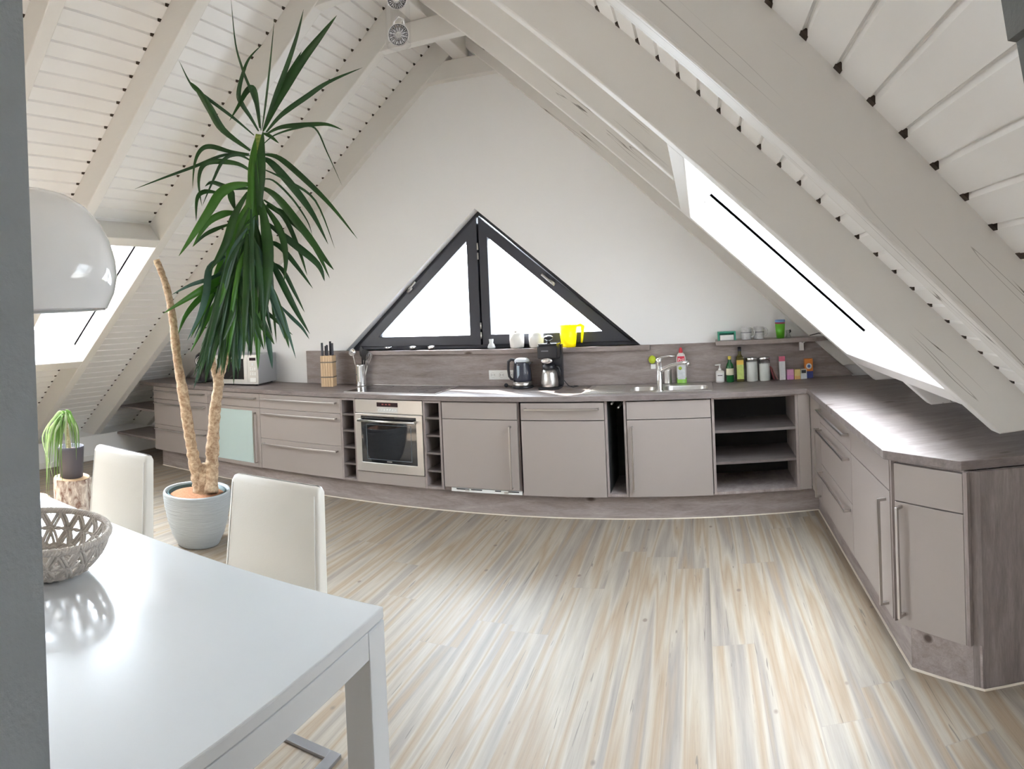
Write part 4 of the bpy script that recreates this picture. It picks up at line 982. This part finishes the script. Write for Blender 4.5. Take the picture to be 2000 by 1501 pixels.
# ------------------------------------------------------------------ the yucca
YD = 4.27
pc = at(386, 1000, YD); PX, PY = pc.x, pc.y
t = thing('planter', 'large pale grey ribbed planter holding the tall yucca', 'planter', (PX, PY, 0))
pr = [(.001, 0), (.125, 0), (.140, .006)]
ctrl = [(.140, .006), (.178, .08), (.205, .17), (.222, .26), (.229, .33), (.228, .352)]
for i in range(len(ctrl) - 1):
    for k in range(8):
        f = k / 8; r = ctrl[i][0] + (ctrl[i + 1][0] - ctrl[i][0]) * f; z = ctrl[i][1] + (ctrl[i + 1][1] - ctrl[i][1]) * f
        pr.append((r + (.0020 if (len(pr) % 2) else -.0020), z))
pr += [(.228, .352), (.222, .362), (.213, .358), (.208, .33), (.20, .30), (.001, .29)]
m = MB(); m.lathe(pr, n=56); m.build('pot', mat('pale_grey_ceramic', (.38, .405, .41), .5, bump=1.0, bscale=7, aniso=(1, 1, 16)), t)
m = MB(); m.lathe([(.196, .30), (.198, .352), (.192, .353), (.188, .30)], n=40); m.build('inner_pot', mat('dark_green_plastic', (.05, .09, .09), .5), t)
m = MB(); rnd = random.Random(3)
ps = [(.001, .345), (.06, .347), (.12, .342), (.17, .336), (.189, .325)]
m.lathe(ps, n=40); m.build('soil', mat('coir_brown', (.30, .135, .065), .95, bump=1.0, bscale=120, var=.5, vscale=70), t)
yuc = thing('yucca', 'tall yucca palm with bare forked trunks and long drooping green leaves', 'plant', (PX, PY, .34))
ORG = Vector((PX, PY, .34))
BARK = bark_mat('yucca_bark', (.28, .17, .10), (.60, .46, .31), (28, 28, 34), 1.0)
def P3(px, py, d=YD): return at(px, py, d) - ORG
def smooth_path(pts, n=5):
    pts = [Vector(p) for p in pts]; out = []
    for i in range(len(pts) - 1):
        p0, p1, p2, p3 = pts[max(i - 1, 0)], pts[i], pts[i + 1], pts[min(i + 2, len(pts) - 1)]
        for k in range(n):
            u = k / n; out.append(.5 * ((2 * p1) + (p2 - p0) * u + (2 * p0 - 5 * p1 + 4 * p2 - p3) * u * u + (3 * p1 - p0 - 3 * p2 + p3) * u ** 3))
    out.append(pts[-1]); return out
def trunk(nm, pp, r0, r1, knob=.12, label=None):
    pts = smooth_path([P3(*p) for p in pp], 9); rr = random.Random(len(pp) * 7 + int(pp[0][0])); n = len(pts)
    m = MB(); m.tube(pts, [(r0 + (r1 - r0) * i / (n - 1)) * (1 + rr.uniform(-knob, knob)) for i in range(n)], 12)
    return tag(m.build(nm, BARK, yuc), label)
trunk('trunk', [(391, 962, YD - .02), (385, 930), (372, 860, YD - .02), (358, 770, YD - .04), (346, 700, YD - .05), (337, 620, YD - .05), (325, 560, YD - .03), (306, 508, YD)], .046, .021, .13, 'bare leafless trunk cut off at the top')
m = MB(); pa, pb = P3(308, 516, YD), P3(305.5, 507, YD); m.tube([pa, pb], .0225, 12); m.build('cut_top', mat('cut_wood', (.68, .52, .34), .8, bump=.4, bscale=90), yuc)
trunk('trunk', [(412, 962, YD - .06), (414, 900), (416, 860), (420, 800), (427, 750), (426, 728)], .050, .031)
trunk('trunk', [(424, 745), (417, 715), (412, 680), (410, 640)], .026, .016, .1)
trunk('trunk', [(427, 742), (436, 715, YD - .03), (443, 690, YD - .05), (450, 660, YD - .08)], .028, .020, .1)
m = MB(); m.tube([P3(398, 968), P3(400, 930), P3(402, 905)], [.085, .060, .03], 14); m.build('root_base', BARK, yuc)
STG = bark_mat('yucca_stem', (.16, .26, .03), (.42, .48, .12), (8, 8, 60), .5)
stem = [(450, 668, YD - .08), (455, 600, YD - .10), (462, 520, YD - .14), (476, 440, YD - .20), (490, 380, YD - .25), (498, 320, YD - .30), (506, 262, YD - .35)]
sp_ = smooth_path([P3(*p) for p in stem], 9); m = MB(); rr = random.Random(5)
m.tube(sp_, [(.020 if i < 40 else .022) * (1 + rr.uniform(-.12, .12)) for i in range(len(sp_))], 10); m.build('green_stem', STG, yuc)
LEAFA = leaf_mat('yucca_leaf', (.012, .055, .008), (.030, .105, .014), .20)
LEAFB = leaf_mat('yucca_leaf_dark', (.010, .048, .010), (.020, .082, .018), .15)
LEAFC = leaf_mat('yucca_leaf_bright', (.045, .17, .012), (.085, .25, .03), .3)
LEAFD = leaf_mat('yucca_leaf_sheen', (.035, .10, .06), (.075, .16, .12), .15)  # bluish highlights put into the leaf colour
def leaf(pp, wpx, m_=None, d0=None, d1=None, twist=0.0, name='leaf', org=None, par=None, keel=.25):
    """Blade along photo points; wpx is its greatest width in photo pixels at depth YD."""
    n0 = len(pp); d0 = YD - .25 if d0 is None else d0; d1 = d0 if d1 is None else d1; org = org or ORG
    pts = [at(p[0], p[1], d0 + (d1 - d0) * i / (n0 - 1)) - org for i, p in enumerate(pp)]
    pts = smooth_path(pts, 5); n = len(pts); wd = wpx / F * d0 * 1.02
    vs = []; fs = []
    for i, p in enumerate(pts):
        f = i / (n - 1); tdir = (pts[min(i + 1, n - 1)] - pts[max(i - 1, 0)]).normalized()
        view = (p + org - Vector((0, 0, ZC))).normalized()
        side = tdir.cross(view)
        side = side.normalized() if side.length > 1e-4 else Vector((1, 0, 0))
        nn = side.cross(tdir).normalized(); a = twist * (f - .3); side = side * math.cos(a) + nn * math.sin(a); nn = side.cross(tdir).normalized()
        prof = min(1, .30 + f * 2.2) if f < .45 else max(.02, (1 - ((f - .45) / .55) ** 1.7))
        h = wd / 2 * prof
        vs += [p - side * h, p + nn * h * keel, p + side * h]
    for i in range(n - 1):
        for k in (0, 1): fs.append((i * 3 + k, i * 3 + k + 1, (i + 1) * 3 + k + 1, (i + 1) * 3 + k))
    m = MB(); m.smooth = True; m.add(vs, fs); o = m.build(name, m_ or LEAFA, par or yuc)
    so = o.modifiers.new('thick', 'SOLIDIFY'); so.thickness = .0012
    return o
C = YD - .35
L = [  # (points, width, material, depth at base, depth at tip)
 ([(510,255),(503,215),(488,172),(474,136),(460,85),(451,-4)],5,LEAFB,C,C-.45),
 ([(508,250),(502,205),(494,174),(482,178),(466,206),(448,236)],12,LEAFA,C,C-.25),
 ([(505,256),(490,230),(473,204),(466,185),(472,152),(486,115),(513,86)],9,LEAFB,C,C-.3),
 ([(512,252),(519,200),(527,130),(536,36)],4,LEAFB,C,C-.5),
 ([(515,252),(535,195),(560,130),(580,70),(593,18)],9,LEAFB,C,C-.45),
 ([(516,252),(548,188),(590,118),(625,72),(658,30)],16,LEAFA,C,C-.4),
 ([(514,256),(540,190),(568,140),(589,100)],12,LEAFA,C,C-.2),
 ([(520,258),(550,224),(600,188),(642,160),(708,132)],10,LEAFB,C,C-.25),
 ([(520,262),(550,248),(605,243),(640,243),(670,254)],9,LEAFA,C,C+.1),
 ([(512,284),(536,264),(580,250),(615,250),(640,300),(668,362)],4,LEAFB,C,C-.1),
 ([(496,264),(456,230),(400,188),(374,166),(350,119)],6,LEAFB,C,C-.3),
 ([(489,294),(436,254),(410,212),(388,178),(372,160)],14,LEAFA,C,C-.25),
 ([(514,260),(528,266),(545,280)],7,LEAFA,C,C),
 ([(487,301),(450,296),(412,286),(392,293),(380,320),(376,368)],9,LEAFA,C,C-.1),
 ([(488,304),(440,302),(380,325),(320,347),(263,369)],6,LEAFB,C,C-.1),
 ([(490,314),(465,302),(437,312),(415,355),(395,402)],7,LEAFB,C,C-.1),
 ([(496,338),(465,320),(420,315),(396,324),(388,355),(394,402)],10,LEAFA,C,C-.15),
 ([(494,368),(448,366),(415,356),(400,364)],9,LEAFB,C,C),
 ([(493,360),(459,362),(430,378),(408,412),(375,462),(349,500)],19,LEAFC,C,C-.25),
 ([(430,377),(400,374),(385,388),(383,432)],9,LEAFA,C+.05,C),
 ([(462,415),(435,418),(405,436),(376,482)],14,LEAFC,C+.05,C-.1),
 ([(452,436),(420,448),(398,460),(376,482)],8,LEAFA,C+.05,C),
 ([(452,368),(452,385),(459,410)],14,LEAFA,C,C),
 ([(484,375),(459,419),(442,473),(425,505),(408,530)],16,LEAFA,C,C-.15),
 ([(484,397),(459,449),(447,522),(440,560),(428,600)],17,LEAFC,C,C-.15),
 ([(476,460),(467,540),(460,609),(464,676)],19,LEAFA,C+.05,C-.1),
 ([(507,351),(533,352),(570,387),(600,431),(610,460)],4,LEAFB,C,C),
 ([(509,365),(541,385),(595,452),(630,500),(652,527)],15,LEAFA,C,C-.1),
 ([(514,301),(546,309),(595,350),(647,402),(698,466)],11,LEAFA,C,C+.05),
 ([(511,308),(532,320),(577,371),(612,420),(641,477)],15,LEAFB,C,C),
 ([(514,330),(560,352),(616,392),(654,485)],5,LEAFB,C,C),
 ([(511,394),(545,445),(558,498),(555,549)],13,LEAFA,C,C-.1),
 ([(516,431),(570,473),(620,515),(634,549)],14,LEAFB,C,C),
 ([(515,390),(555,424),(583,485),(600,538)],9,LEAFA,C,C+.05),
 ([(520,400),(565,425),(607,468),(644,543)],15,LEAFA,C+.05,C),
 ([(514,470),(545,480),(580,520),(611,563)],10,LEAFB,C+.05,C),
 ([(520,510),(550,525),(575,570),(595,610)],8,LEAFB,C+.1,C+.1),
 ([(518,488),(545,540),(575,600),(605,652)],13,LEAFB,C+.1,C+.05),
 ([(505,512),(535,580),(552,630),(565,680)],15,LEAFA,C+.1,C),
 ([(490,415),(508,490),(512,560),(505,612)],20,LEAFA,C,C-.15),
 ([(504,368),(518,440),(524,500),(520,580),(512,640)],21,LEAFA,C,C-.2),
 ([(487,515),(497,590),(503,650),(504,722)],17,LEAFC,C+.05,C-.05),
 ([(452,520),(415,542),(373,556),(336,575)],8,LEAFD,C+.1,C-.1),
 ([(458,528),(420,552),(380,574),(319,612)],15,LEAFC,C+.1,C-.15),
 ([(440,500),(410,522),(403,572),(390,616),(366,664)],14,LEAFD,C+.1,C-.2),
 ([(440,560),(400,575),(365,612),(348,652)],11,LEAFC,C+.1,C-.1),
 ([(499,430),(496,380),(494,320),(499,268)],22,LEAFC,C-.01,C-.03), ([(506,420),(508,350),(510,300),(514,255)],20,LEAFA,C-.02,C-.04), ([(482,470),(484,430),(490,370),(494,300)],16,LEAFC,C,C-.03),
 ([(540,590),(570,620),(590,640),(604,662)],7,LEAFD,C+.15,C+.1),
 ([(500,610),(520,650),(528,690),(532,720)],11,LEAFD,C+.1,C),
 ([(515,560),(545,600),(560,640),(578,700)],9,LEAFD,C+.12,C+.05),
]
for pp, wpx, mt_, a, b in L: leaf(pp, wpx, mt_, a, b, twist=.5)
rr = random.Random(11)
for k in range(110):
    f = rr.random(); bx = 452 + 45 * f + rr.uniform(-6, 6); by = 590 - 190 * f + rr.uniform(-20, 20)
    tx = rr.triangular(345, 600, 440); ty = rr.uniform(655, 735) - max(0, abs(tx - 450) - 70) * .55
    if k % 4 == 0: tx = rr.uniform(375, 480); ty = rr.uniform(690, 760)
    if tx > 470: ty = min(ty, 705 - (tx - 470) * .5)
    mx_ = bx + (tx - bx) * .55 + rr.uniform(-8, 8); my = by + (ty - by) * .42
    q = C + rr.uniform(-.10, .25)
    leaf([(bx, by), (bx + (mx_ - bx) * .55, by + (my - by) * .35), (mx_, my), (mx_ + (tx - mx_) * .6, my + (ty - my) * .6), (tx, ty)], rr.uniform(7, 14), rr.choice([LEAFA, LEAFA, LEAFA, LEAFB, LEAFB, LEAFC, LEAFD]), q, q + rr.uniform(-.15, .12), twist=rr.uniform(-1, 1))

# ------------------------------------------------------------------ small plant on a birch stump
SD = 4.62
sc_ = at(140, 930, SD); STZ = sc_.z
BIR = bark_mat('birch_bark', (.16, .07, .045), (.74, .68, .60), (20, 20, 9), 1.0)
CUT = mat('stump_wood', (.55, .38, .23), .8, bump=.4, bscale=60, var=.2, vscale=9)
def stump(x, y, r, h, lb, sd):
    t = thing('tree_stump', lb, 'stump', (x, y, 0)); rr = random.Random(sd); n = 28; m = MB(); vs = []
    zz = [0, .05, .12, h * .5, h * .75, h - .01, h]
    off = [rr.uniform(-.008, .010) + .008 * math.sin(3 * 2 * PI * i / n) for i in range(n)]
    for z in zz:
        for i in range(n): q = r + off[i] + rr.uniform(-.003, .003) + (.015 if z == 0 else 0); vs.append((q * math.cos(2 * PI * i / n), q * math.sin(2 * PI * i / n), z))
    m.smooth = True; m.add(vs, [(j * n + i, j * n + (i + 1) % n, (j + 1) * n + (i + 1) % n, (j + 1) * n + i) for j in range(len(zz) - 1) for i in range(n)]); m.build('bark', BIR, t)
    m = MB(); m.lathe([(.001, 0), (r * .97, 0), (r * .97, -.004)], (0, 0, h + .001), n); m.build('cut_face', CUT, t)
stump(sc_.x, sc_.y, .135, STZ - .002, 'birch log stump carrying the small potted plant', 2)
s2 = at(69, 960, SD - .05); stump(s2.x, s2.y, .095, max(.1, s2.z - .002) * .9, 'second lower log stump half hidden by the pillar', 5)
t = thing('plant_pot', 'small dark grey plant pot standing on the birch stump', 'pot', (sc_.x, sc_.y, STZ))
m = MB(); m.lathe([(.001, 0), (.078, 0), (.085, .006), (.097, .20), (.099, .225), (.093, .225), (.090, .20), (.001, .195)], n=36); m.build('pot', mat('dark_grey_pot', (.075, .07, .085), .55), t)
m = MB(); m.lathe([(.001, .200), (.089, .198)], n=28); m.build('soil', mat('red_brown_soil', (.13, .05, .035), .9, bump=.8, bscale=90), t)
pz = thing('ponytail_plant', 'small ponytail palm with arching light green leaves in the dark pot', 'plant', (sc_.x, sc_.y, STZ + .20))
O2 = Vector((sc_.x, sc_.y, STZ + .20))
m = MB(); pts = smooth_path([at(*p) - O2 for p in ((136, 888, SD - .02), (133, 860, SD), (129, 835, SD), (127, 815, SD))], 5); m.tube(pts, [.022, .020, .019, .018, .018, .017, .017, .017, .017, .018, .018, .018, .018, .018, .018, .018], 10); m.build('stem', bark_mat('pale_stem', (.32, .28, .14), (.62, .56, .36), (20, 20, 60), .6), pz)
G1 = leaf_mat('light_leaf', (.12, .24, .05), (.25, .38, .12), .3); G2 = leaf_mat('light_leaf_pale', (.45, .56, .32), (.60, .68, .46), .3)
rr = random.Random(21)
for k in range(40):
    if k < 26: tx = rr.uniform(86, 122); ty = rr.uniform(880, 975); top = rr.uniform(803, 820); 
    else: tx = rr.uniform(128, 158); ty = rr.uniform(850, 905); top = rr.uniform(800, 812)
    bx = 126 + rr.uniform(-4, 6); mx_ = bx + (tx - bx) * .55; q = SD + rr.uniform(-.12, .08)
    leaf([(bx, 818), (bx + (mx_ - bx) * .4, top), (mx_, top + 12), (tx + (3 if tx < 120 else -2), top + (ty - top) * .4), (tx, ty)], rr.uniform(2.6, 5), G2 if k % 4 == 0 else G1, SD, q, twist=.4, org=O2, par=pz)
leaf([(126, 818), (108, 815), (90, 835), (83, 860), (95, 900), (104, 935)], 2.5, G2, SD, SD - .1, org=O2, par=pz)
